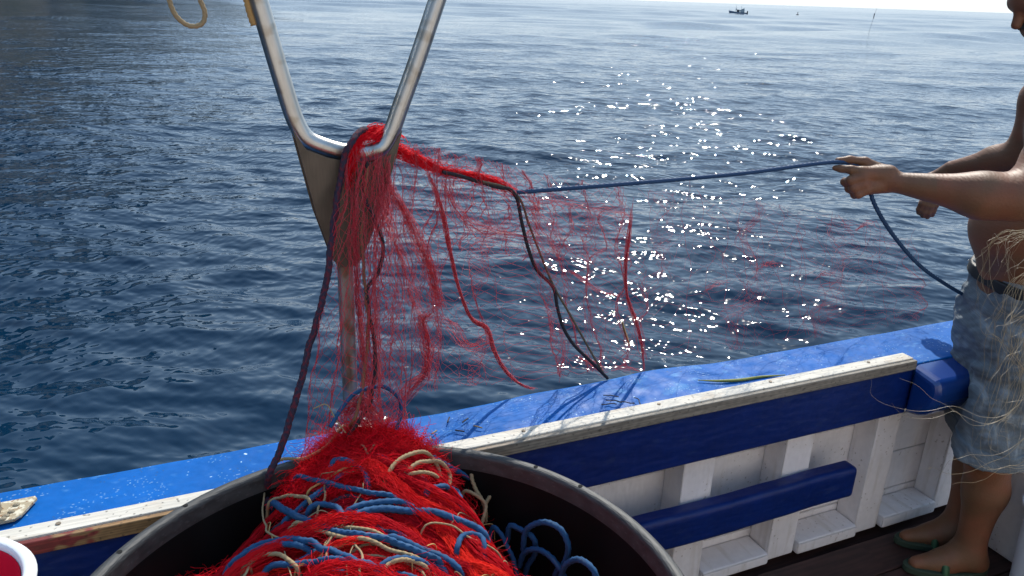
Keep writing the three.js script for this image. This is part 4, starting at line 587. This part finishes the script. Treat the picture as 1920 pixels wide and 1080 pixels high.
// ---------------------------------------------------------------- people
const skinMap = colorTex(512, 512, 1, 1, (u, v) => { const k = 1 + 0.10 * fbm(u * 14, v * 14, 4) + 0.05 * n2(u * 160, v * 160), r = 0.05 * fbm(u * 6 + 3, v * 6, 3); return [(0.185 + r) * k, 0.080 * k, 0.041 * k]; });
const skin = phys({ map: skinMap, roughness: 0.52, specularIntensity: 0.6, bumpMap: valueTex(256, 256, 0.25, 0.25, (u, v) => 0.5 + 0.4 * fbm(u * 90, v * 90, 3)), bumpScale: 0.001 });
const LAT = V(0.406, 0, -0.914), FW = V(-0.914, 0, -0.406);   // across the shoulders (away from the deckhouse) and the way the person faces
const off = (p, f = 0, u = 0, l = 0) => p.clone().addScaledVector(FW, f).addScaledVector(LAT, l).add(V(0, u, 0));
{
  const who = thing('person', 'bare-chested person in denim shorts pulling the blue rope', 'person');
  const sN = V(2.235, 1.485, -1.315), eN = V(1.985, 1.273, -1.268), wN = V(1.816, 1.274, -1.490), sF = V(2.50, 1.475, -1.60), eF = V(2.50, 1.283, -1.63), wF = V(2.523, 1.196, -1.875);
  const chest = V(2.445, 1.37, -1.40), belly = V(2.245, 1.13, -1.385), waist = V(2.29, 0.98, -1.375), hips = V(2.285, 0.83, -1.37), neck = V(2.42, 1.545, -1.47), head = V(2.345, 1.765, -1.555);
  const hipN = off(hips, 0, -0.02, -0.085), hipF = off(hips, 0, -0.02, 0.085), kN = V(2.195, 0.44, -1.285), kF = V(2.31, 0.41, -1.40), aN = V(2.215, 0.075, -1.275), aF = V(2.30, 0.07, -1.385);
  const B = [
    bone(off(chest, 0.02, 0.02, -0.09), 0.105, off(chest, 0.02, 0.02, 0.09), 0.105), bone(off(chest, -0.01, 0.07, -0.13), 0.07, off(chest, -0.01, 0.07, 0.13), 0.07),
    bone(off(chest, 0, -0.08, -0.06), 0.115, off(belly, 0.01, 0, -0.05), 0.118), bone(off(chest, 0, -0.08, 0.06), 0.115, off(belly, 0.01, 0, 0.05), 0.118),
    bone(belly, 0.125, waist, 0.125), bone(off(waist, 0, 0, -0.06), 0.10, off(waist, 0, 0, 0.06), 0.10), bone(off(hips, 0, 0, -0.06), 0.11, off(hips, 0, 0, 0.06), 0.11),
    bone(chest, 0.09, neck, 0.062), bone(neck, 0.06, off(head, -0.02, -0.06), 0.06),
    bone(sN, 0.068, V(2.10, 1.37, -1.285), 0.062), bone(V(2.10, 1.37, -1.285), 0.062, eN, 0.048), bone(eN, 0.050, V(1.935, 1.268, -1.335), 0.055), bone(V(1.935, 1.268, -1.335), 0.054, wN, 0.030),
    bone(off(chest, 0, 0.09, -0.12), 0.07, sN, 0.068), bone(off(chest, 0, 0.09, 0.12), 0.07, sF, 0.066),
    bone(sF, 0.060, eF, 0.044), bone(eF, 0.047, V(2.51, 1.255, -1.71), 0.047), bone(V(2.51, 1.255, -1.71), 0.046, wF, 0.029),
    bone(hipN, 0.085, kN, 0.058), bone(hipF, 0.085, kF, 0.058), bone(kN, 0.058, off(kN, -0.02, -0.12, 0), 0.058), bone(kF, 0.058, off(kF, -0.02, -0.12, 0), 0.058), bone(off(kN, -0.02, -0.12, 0), 0.058, aN, 0.038), bone(off(kF, -0.02, -0.12, 0), 0.058, aF, 0.038),
    bone(aN, 0.038, off(aN, 0.07, -0.035), 0.032), bone(off(aN, 0.07, -0.035), 0.032, off(aN, 0.16, -0.046), 0.024), bone(off(aN, -0.04, -0.035), 0.032, aN, 0.034), bone(aF, 0.038, off(aF, 0.07, -0.03), 0.032), bone(off(aF, 0.07, -0.03), 0.032, off(aF, 0.16, -0.041), 0.024), bone(off(aF, -0.04, -0.03), 0.032, aF, 0.034),
  ];
  const body = surfaceNets(boneField(B, 0.016), [1.74, 0.0, -1.95], [2.72, 1.78, -1.08], 0.0125);
  // head: bowed over the work, with brow, nose, lips, chin and ears
  const fd = V(-0.80, -0.52, -0.30).normalize(), side = V(0.406, 0, -0.914), hu = V().crossVectors(side, fd).normalize(); if (hu.y < 0) hu.negate();
  const H = (f, u, l = 0) => head.clone().addScaledVector(fd, f).addScaledVector(hu, u).addScaledVector(side, l);
  const hb = [bone(H(-0.02, 0.03), 0.090, H(0.015, 0.035), 0.088), bone(H(0.02, -0.03), 0.070, H(0.045, -0.065), 0.048), bone(H(0.05, -0.088, -0.02), 0.024, H(0.05, -0.088, 0.02), 0.024), bone(H(0.085, 0.03, -0.035), 0.016, H(0.085, 0.03, 0.035), 0.016),
    bone(H(0.092, 0.022), 0.009, H(0.116, -0.018), 0.014), bone(H(0.088, -0.047, -0.02), 0.010, H(0.088, -0.047, 0.02), 0.010), bone(H(0.084, -0.062, -0.017), 0.010, H(0.084, -0.062, 0.017), 0.010), bone(H(0.06, -0.012, -0.05), 0.022, H(0.06, -0.012, 0.05), 0.022),
    bone(H(-0.005, 0.015, -0.088), 0.012, H(-0.015, -0.02, -0.086), 0.011), bone(H(-0.005, 0.015, 0.088), 0.012, H(-0.015, -0.02, 0.086), 0.011), bone(H(-0.03, -0.06), 0.06, off(head, -0.02, -0.06), 0.06)];
  const hp = [head.x, head.y, head.z], headG = surfaceNets(boneField(hb, 0.007), hp.map((v) => v - 0.17), hp.map((v) => v + 0.17), 0.005);
  // near hand: thumb and index pinch the rope, the other fingers close round it
  const iL = V(-0.919, -0.032, -0.394), iU = V(0.112, 0.935, -0.337), iD = V(0.379, -0.353, -0.855), C0 = V(1.766, 1.278, -1.537);
  const K = (l, u, d) => C0.clone().addScaledVector(iL, l).addScaledVector(iU, u).addScaledVector(iD, d);
  const chain = (pts, r) => pts.slice(1).map((p, i) => bone(K(...pts[i]), r[i], K(...p), r[i + 1]));
  const nb = [bone(wN, 0.029, K(-0.035, -0.002, 0), 0.030), bone(K(-0.035, 0.012, -0.008), 0.026, K(0.035, 0.014, -0.004), 0.020), bone(K(-0.035, -0.012, 0.004), 0.026, K(0.026, -0.024, 0.002), 0.020), bone(K(-0.02, 0, 0.012), 0.024, K(0.025, -0.004, 0.012), 0.020),
    ...chain([[0.036, 0.020, -0.010], [0.066, 0.026, -0.004], [0.088, 0.030, 0.008], [0.103, 0.033, 0.014]], [0.0115, 0.010, 0.009, 0.0075]),
    ...chain([[-0.025, 0.026, 0.008], [0.02, 0.050, 0.014], [0.060, 0.056, 0.018], [0.093, 0.055, 0.018]], [0.017, 0.0125, 0.0105, 0.008]),
    ...chain([[0.036, 0.002, -0.014], [0.068, -0.004, -0.006], [0.072, -0.004, 0.024], [0.045, 0.0, 0.034]], [0.0115, 0.0105, 0.0095, 0.008]),
    ...chain([[0.031, -0.016, -0.012], [0.058, -0.026, -0.004], [0.060, -0.024, 0.024], [0.036, -0.016, 0.032]], [0.011, 0.010, 0.009, 0.008]),
    ...chain([[0.022, -0.032, -0.008], [0.045, -0.044, -0.002], [0.046, -0.042, 0.020], [0.026, -0.032, 0.026]], [0.010, 0.009, 0.0085, 0.0075])];
  const handN = surfaceNets(boneField(nb, 0.0035), [C0.x - 0.15, C0.y - 0.09, C0.z - 0.11], [C0.x + 0.10, C0.y + 0.10, C0.z + 0.10], 0.0032);
  // far hand: relaxed, hanging from the wrist, fingers half curled
  const C1 = V(2.507, 1.125, -1.912), Q = (l, u, d) => C1.clone().addScaledVector(iL, l).addScaledVector(iU, u).addScaledVector(iD, d);
  const chainQ = (pts, r) => pts.slice(1).map((p, i) => bone(Q(...pts[i]), r[i], Q(...p), r[i + 1]));
  const fb = [bone(wF, 0.029, Q(-0.005, 0.03, 0), 0.027), bone(Q(-0.012, 0.03, 0), 0.025, Q(0.0, -0.03, 0), 0.022), bone(Q(0.012, 0.03, 0.005), 0.022, Q(0.026, -0.026, 0.004), 0.020),
    ...[-0.010, 0.008, 0.025, 0.040].flatMap((l, i) => { const e = [0.9, 1, 0.94, 0.78][i]; return chainQ([[l, -0.035, 0], [l + 0.012, -0.035 - 0.036 * e, -0.006], [l + 0.014, -0.035 - 0.060 * e, 0.008], [l + 0.008, -0.035 - 0.074 * e, 0.024]], [0.011, 0.0098, 0.009, 0.008]); }),
    ...chainQ([[-0.02, 0.02, 0.004], [-0.034, -0.012, 0.016], [-0.030, -0.038, 0.026], [-0.022, -0.058, 0.03]], [0.014, 0.0115, 0.010, 0.0085])];
  const handF = surfaceNets(boneField(fb, 0.0035), [C1.x - 0.12, C1.y - 0.16, C1.z - 0.12], [C1.x + 0.12, C1.y + 0.11, C1.z + 0.12], 0.004);
  const bodyMesh = part(who, 'body', mergeGeometries([body, headG, handN, handF]), skin);
  // hair and beard
  const dark = std({ color: lin(0.06, 0.05, 0.042), roughness: 0.85 });
  const hairF = boneField([bone(H(-0.035, 0.045), 0.092, H(0.0, 0.058), 0.086), bone(H(-0.06, -0.01), 0.07, H(-0.05, 0.03), 0.085), bone(H(0.03, 0.10, -0.03), 0.028, H(0.05, 0.095, 0.03), 0.028)], 0.01);
  const hx = (x, y, z) => hairF(x, y, z) + 0.007 * n3(x * 55, y * 55, z * 55) + 0.004 * n3(x * 140, y * 140, z * 140);
  part(who, 'hair', surfaceNets(hx, hp.map((v) => v - 0.19), hp.map((v) => v + 0.19), 0.005), dark);
  const bf = boneField([bone(H(0.035, -0.07, -0.045), 0.034, H(0.060, -0.095, 0), 0.036), bone(H(0.035, -0.07, 0.045), 0.034, H(0.060, -0.095, 0), 0.036), bone(H(0.0, -0.03, -0.075), 0.02, H(0.035, -0.075, -0.045), 0.02), bone(H(0.0, -0.03, 0.075), 0.02, H(0.035, -0.075, 0.045), 0.02), bone(H(0.090, -0.038, -0.024), 0.010, H(0.090, -0.038, 0.024), 0.010), bone(H(0.075, -0.06, -0.03), 0.014, H(0.085, -0.038, -0.024), 0.010), bone(H(0.075, -0.06, 0.03), 0.014, H(0.085, -0.038, 0.024), 0.010)], 0.006);
  part(who, 'beard', surfaceNets((x, y, z) => bf(x, y, z) + 0.005 * n3(x * 110, y * 110, z * 110), hp.map((v) => v - 0.18), hp.map((v) => v + 0.18), 0.005), dark);
  const eyeW = std({ color: lin(0.7, 0.66, 0.6), roughness: 0.3 }); for (const l of [-0.034, 0.034]) { const e = part(who, 'eye', new THREE.SphereGeometry(0.0115, 12, 8), eyeW); e.position.copy(H(0.080, 0.010, l)); }
  // denim shorts with folds, turned-up hem, belt
  const denim = std({ map: colorTex(512, 512, 0.6, 0.6, (u, v) => { const tw = 0.9 + 0.2 * n2((u + v) * 420, (u - v) * 60), k = sstep(fbm(u * 26, v * 7, 5), -0.1, 0.6); return [0.135, 0.16, 0.18].map((q, i) => lerp(q, [0.34, 0.38, 0.40][i], k * 0.5) * tw); }), bumpMap: valueTex(256, 256, 0.3, 0.3, (u, v) => 0.5 + 0.4 * n2((u + v) * 300, (u - v) * 40)), bumpScale: 0.0015, roughness: 0.9, side: THREE.DoubleSide });
  const sb = [bone(off(waist, 0.0, -0.005, -0.055), 0.122, off(waist, 0.0, -0.005, 0.055), 0.122), bone(off(hips, -0.005, 0, -0.06), 0.128, off(hips, -0.005, 0, 0.06), 0.128), bone(hipN, 0.115, kN, 0.088), bone(hipF, 0.115, kF, 0.088), bone(kN, 0.088, off(kN, 0, -0.1, 0), 0.088), bone(kF, 0.088, off(kF, 0, -0.1, 0), 0.088)], sf = boneField(sb, 0.022);
  const folds = (x, y, z) => 0.010 * n3(x * 6, y * 13 + x * 9, z * 6) + 0.004 * n3(x * 16, y * 36 - z * 12, z * 16);
  part(who, 'shorts', surfaceNets((x, y, z) => { const d = sf(x, y, z) + folds(x, y, z), lean = y - 0.10 * (x - 2.2); return Math.max(d, lean - 1.005, 0.462 - lean); }, [1.95, 0.42, -1.68], [2.58, 1.06, -1.06], 0.009), denim, 'faded denim shorts');
  part(who, 'hem', surfaceNets((x, y, z) => { const d = sf(x, y, z) + 0.5 * folds(x, y, z) - 0.007, lean = y - 0.10 * (x - 2.2); return Math.max(d, lean - 0.505, 0.452 - lean); }, [1.95, 0.40, -1.68], [2.58, 0.58, -1.06], 0.007), denim, 'turned-up hem of the shorts');
  part(who, 'belt', surfaceNets((x, y, z) => { const d = sf(x, y, z) - 0.009, lean = y - 0.10 * (x - 2.2); return Math.max(d, lean - 0.998, 0.962 - lean); }, [1.95, 0.92, -1.68], [2.58, 1.06, -1.06], 0.007), std({ color: lin(0.01, 0.01, 0.011), roughness: 0.55 }), 'black belt');
  // sandals
  const sole = std({ color: lin(0.03, 0.05, 0.03), roughness: 0.8 }), strap = std({ color: lin(0.05, 0.13, 0.06), roughness: 0.7 });
  for (const a of [aN, aF]) {
    const sh = new THREE.Shape(); sh.absellipse(0, 0, 0.135, 0.046, 0, Math.PI * 2); const g = new THREE.ExtrudeGeometry(sh, { depth: 0.016, bevelEnabled: true, bevelThickness: 0.003, bevelSize: 0.003, bevelSegments: 2, curveSegments: 20 }); g.rotateX(-Math.PI / 2); g.rotateY(Math.PI - 0.418); g.translate(a.x + FW.x * 0.06, 0.007, a.z + FW.z * 0.06);
    const s = part(who, 'sandal', g, sole, 'green rubber sandal'); const c = off(a, 0.085, 0); const P = []; for (let i = 0; i <= 10; i++) { const t = Math.PI * i / 10; P.push(V(c.x, 0, c.z).addScaledVector(LAT, Math.cos(t) * 0.047).add(V(0, 0.015 + 0.058 * Math.sin(t), 0))); }
    part(s, 'strap', new Tubes().add(P, 0.012, 8, { flat: 0.3 }).geo(), strap);
  }
}
{ // second person, almost wholly out of the frame: long fair hair blows across the lens side
  const who = thing('person', 'person with long wind-blown blond hair', 'person');
  const hd = V(1.175, 1.365, -0.36), st = V(1.22, 0, -0.30);
  const o = (x, y, z) => V(st.x + x, y, st.z + z);
  const bones = [bone(hd, 0.088, hd.clone().add(V(-0.01, 0.03, 0)), 0.085), bone(hd.clone().add(V(-0.03, -0.05, -0.03)), 0.055, hd.clone().add(V(-0.04, -0.075, -0.045)), 0.035), bone(hd.clone().add(V(0.02, -0.08, 0.02)), 0.045, o(0, 1.2, 0), 0.045), bone(o(-0.08, 1.14, 0.07), 0.05, o(0.09, 1.14, -0.06), 0.05), bone(o(0, 1.1, 0), 0.085, o(0, 0.86, 0), 0.085), bone(o(-0.04, 0.78, 0.03), 0.085, o(0.04, 0.78, -0.03), 0.085),
    bone(o(-0.11, 1.13, 0.09), 0.04, o(-0.15, 0.9, 0.12), 0.03), bone(o(-0.15, 0.9, 0.12), 0.03, o(-0.13, 0.68, 0.10), 0.024), bone(o(0.12, 1.13, -0.08), 0.04, o(0.17, 0.9, -0.1), 0.03), bone(o(0.17, 0.9, -0.1), 0.03, o(0.16, 0.68, -0.10), 0.024),
    bone(o(-0.06, 0.74, 0.04), 0.065, o(-0.06, 0.4, 0.04), 0.045), bone(o(-0.06, 0.4, 0.04), 0.045, o(-0.06, 0.06, 0.04), 0.03), bone(o(0.06, 0.74, -0.04), 0.065, o(0.06, 0.4, -0.04), 0.045), bone(o(0.06, 0.4, -0.04), 0.045, o(0.06, 0.06, -0.04), 0.03), bone(o(-0.06, 0.04, 0.04), 0.03, o(-0.14, 0.03, -0.03), 0.024), bone(o(0.06, 0.04, -0.04), 0.03, o(-0.02, 0.03, -0.11), 0.024)];
  part(who, 'body', surfaceNets(boneField(bones, 0.014), [0.9, 0, -0.68], [1.56, 1.5, 0.02], 0.013), skin);
  const cf = boneField(bones.slice(3, 6), 0.02); part(who, 'shirt', surfaceNets((x, y, z) => Math.max(cf(x, y, z) - 0.014 + 0.004 * n3(x * 14, y * 20, z * 14), y - 1.19, 0.62 - y), [0.95, 0.55, -0.60], [1.5, 1.25, 0.0], 0.012), std({ color: lin(0.5, 0.5, 0.52), roughness: 0.9 }));
  const skull = boneField([bone(hd.clone().add(V(0.01, 0.03, 0.01)), 0.098, hd.clone().add(V(0.005, 0.04, 0)), 0.096), bone(hd.clone().add(V(0.05, 0, 0.04)), 0.075, hd.clone().add(V(0.06, -0.14, 0.05)), 0.05)], 0.012);
  const blond = phys({ color: lin(0.36, 0.27, 0.15), roughness: 0.45, transmission: 0.25, thickness: 0 });
  part(who, 'hair_cap', surfaceNets((x, y, z) => skull(x, y, z) + 0.004 * n3(x * 60, y * 14, z * 60) + 0.002 * n3(x * 160, y * 30, z * 160), [hd.x - 0.16, hd.y - 0.24, hd.z - 0.16], [hd.x + 0.2, hd.y + 0.18, hd.z + 0.2], 0.006), std({ color: lin(0.30, 0.215, 0.11), roughness: 0.7 }));
  const R = rng(404), T = new Tubes();
  for (let i = 0; i < 620; i++) { // hair over the skull and down the back
    const th = R() * 6.28, ph = R() * 1.5, p = hd.clone().add(V(Math.sin(ph) * Math.cos(th) * 0.097, Math.cos(ph) * 0.10 + 0.02, Math.sin(ph) * Math.sin(th) * 0.097)), pts = [p.clone()];
    const out = V(Math.cos(th), 0, Math.sin(th)); for (let k = 0; k < 12; k++) { p.addScaledVector(out, 0.005).add(V(0.004 * n2(k * 0.7, i), -0.026, 0.004 * n2(k * 0.7, i + 90))); pts.push(p.clone()); } T.add(pts, 0.0012, 3);
  }
  const lock = (path, n, w, rad, seed) => { const c = new THREE.CatmullRomCurve3(path.map(vec), false, 'centripetal'), q = rng(seed); for (let i = 0; i < n; i++) { const a = q() * 6.28, r = w * Math.sqrt(q()), f = 2 + q() * 3, e = 0.7 + 0.3 * q(), pts = []; for (let k = 0; k <= 40; k++) { const t = k / 40 * e, p = c.getPoint(t), s = r * (0.4 + 0.9 * t); const cu = 0.013 * t; p.x += cu * Math.sin(t * 10 + a) + s * Math.cos(a + t * f) + 0.008 * n2(t * 4, i + seed); p.y += cu * Math.cos(t * 10 + a) + s * Math.sin(a + t * f) + 0.006 * n2(t * 4, i + seed + 50); p.z += s * Math.sin(a * 1.7 + t * f); pts.push(p); } T.add(pts, (t) => rad * (1 - 0.7 * t), 3); } };
  PATHS.hair.forEach((L, i) => lock([[hd.x - 0.04, hd.y + 0.02 - 0.02 * i * 0.2, hd.z - 0.07], ...L], [26, 20, 18, 3, 2, 4, 2, 3][i], [0.030, 0.030, 0.030, 0.011, 0.010, 0.016, 0.006, 0.010][i], 0.00032, 500 + i));
  const hm = part(who, 'hair', T.geo(), blond, 'long fair hair blowing across the picture'); hm.userData.kind = 'stuff';
}

// ---------------------------------------------------------------- buckets
{
  const white = std({ color: lin(0.74, 0.76, 0.78), roughness: 0.35 }), lath = (p, n = 64) => new THREE.LatheGeometry(p.map(([r, y]) => new THREE.Vector2(r, y)), n);
  const box1 = thing('fish_box', 'wooden box that the white bucket with the red inside stands on', 'box', null, [-0.50, 0.004, -1.20]);
  for (const [x0, x1, z0, z1] of [[-0.20, 0.20, -0.255, -0.24], [-0.20, 0.20, 0.24, 0.255], [-0.215, -0.2, -0.255, 0.255], [0.2, 0.215, -0.255, 0.255]]) part(box1, 'side_board', box(x0, x1, 0, 0.42, z0, z1, 0.003), deckWood);
  for (let i = 0; i < 4; i++) part(box1, 'lid_board', box(-0.215, 0.215, 0.4205, 0.44, -0.255 + i * 0.128, -0.255 + i * 0.128 + 0.125, 0.003), deckWood);
  const b = thing('bucket', 'white bucket with a red inside at the lower edge of the picture', 'bucket', null, [-0.468, 0.4455, -1.315]);
  part(b, 'wall', lath([[0, 0], [0.11, 0], [0.118, 0.006], [0.140, 0.275], [0.158, 0.288], [0.1615, 0.30], [0.156, 0.307], [0.143, 0.3075], [0.138, 0.30], [0.136, 0.295]]), white, 'white wall with a rolled rim');
  part(b, 'lining', lath([[0.1355, 0.298], [0.131, 0.280], [0.112, 0.02], [0, 0.012], [0, 0.010], [0.113, 0.018], [0.133, 0.28]]), std({ color: lin(0.50, 0.010, 0.045), roughness: 0.4, side: THREE.DoubleSide }), 'red lining');
  const c = thing('bucket', 'white bucket on the deck behind the leg of the person hauling', 'bucket', null, [2.305, 0.004, -1.08]);
  part(c, 'wall', lath([[0, 0], [0.085, 0], [0.09, 0.006], [0.108, 0.325], [0.120, 0.333], [0.122, 0.345], [0.115, 0.349], [0.106, 0.345], [0.088, 0.012], [0, 0.010]]), white);
  part(c, 'handle', new Tubes().add(curve([[0.122, 0.325, 0], [0.10, 0.27, 0.08], [0, 0.235, 0.128], [-0.10, 0.27, 0.08], [-0.122, 0.325, 0]], 30), 0.0025, 8).geo(), steel);
}

// ---------------------------------------------------------------- far off on the water
{
  const b = thing('motor_boat', 'small motor boat with a canopy far off near the horizon', 'boat', null, [100.2, SEA_Y, -125.3]);
  b.rotation.y = -0.667; b.scale.setScalar(0.74);
  const hullM = std({ color: lin(0.09, 0.13, 0.19), roughness: 0.5 }), pale = std({ color: lin(0.4, 0.42, 0.42), roughness: 0.6 }), darkM = std({ color: lin(0.02, 0.025, 0.035), roughness: 0.7 });
  const P = [], I = [], n = 16; for (let i = 0; i <= n; i++) { const t = i / n, w = 0.85 * Math.pow(Math.sin(Math.PI * Math.min(0.5 + t * 0.0, 0.5)) * Math.min(1, t * 2.6), 0.6) , x = -2.15 + 4.3 * t, top = 0.62 + 0.36 * Math.pow(1 - t, 2.2), keel = -0.25 + 0.35 * Math.pow(1 - Math.min(1, t * 3), 2); for (const [s, y, k] of [[-1, top, 1], [-0.85, 0.2, 0.85], [0, keel, 0], [0.85, 0.2, 0.85], [1, top, 1]]) P.push(x - (y > 0.5 && i === 0 ? 0.25 : 0), y, s * w); }
  for (let i = 0; i < n; i++) for (let s = 0; s < 4; s++) { const a = i * 5 + s, c = a + 5; I.push(a, c, a + 1, a + 1, c, c + 1); } for (let i = 0; i < n; i++) { const a = i * 5, c = a + 5; I.push(a, a + 4, c, c, a + 4, c + 4); } I.push(n * 5, n * 5 + 1, n * 5 + 2, n * 5, n * 5 + 2, n * 5 + 4, n * 5 + 2, n * 5 + 3, n * 5 + 4);
  const g = new THREE.BufferGeometry(); g.setAttribute('position', new THREE.Float32BufferAttribute(P, 3)); g.setIndex(I); g.computeVertexNormals(); hullM.side = THREE.DoubleSide;
  part(b, 'hull', g, hullM);
  part(b, 'console', box(-0.4, 0.25, 0.55, 1.25, -0.35, 0.35, 0.05), darkM); part(b, 'windscreen', box(-0.62, -0.45, 1.0, 1.55, -0.4, 0.4, 0.03), pale);
  part(b, 'canopy', new THREE.CylinderGeometry(1.5, 1.5, 1.5, 24, 1, false, Math.PI * 0.36, Math.PI * 0.28).rotateX(Math.PI / 2).rotateZ(Math.PI / 2 * 0).translate(0.0, 0.98, 0).rotateY(0), (() => { const m = pale.clone(); m.side = THREE.DoubleSide; return m; })());
  for (const [x, z] of [[-0.75, -0.7], [-0.75, 0.7], [0.8, -0.7], [0.8, 0.7]]) part(b, 'canopy_pole', new Tubes().add([V(x, 0.6, z), V(x * 0.9, 1.5, z), V(x * 0.8, 2.2, z)], 0.03, 6).geo(), pale);
  part(b, 'outboard_motor', box(2.1, 2.4, 0.2, 1.0, -0.2, 0.2, 0.08), darkM);
  const buoy = thing('marker_buoy', 'marker buoy with a leaning pole on the open water', 'buoy', null, [47.7, SEA_Y, -44.6]);
  part(buoy, 'float', new THREE.SphereGeometry(0.17, 18, 12).scale(1.5, 0.75, 1), darkM); part(buoy, 'pole', new Tubes().add([V(0, 0, 0), V(0.12, 1.0, 0.05), V(0.25, 2.0, 0.12)], 0.008, 6).geo(), darkM);
  part(buoy, 'flag', new THREE.PlaneGeometry(0.08, 0.35, 2, 6).translate(0.17, 1.45, 0.07), (() => { const m = darkM.clone(); m.side = THREE.DoubleSide; return m; })());
  const f = thing('float_ball', 'tiny dark float beyond the marker buoy', 'buoy', null, [128, SEA_Y, -140]); part(f, 'ball', new THREE.SphereGeometry(0.28, 14, 10).scale(1.2, 1, 1), darkM); part(f, 'ring', new THREE.TorusGeometry(0.13, 0.04, 6, 12).translate(0, 0.5, 0), darkM);
}
renderer.render(scene, camera);
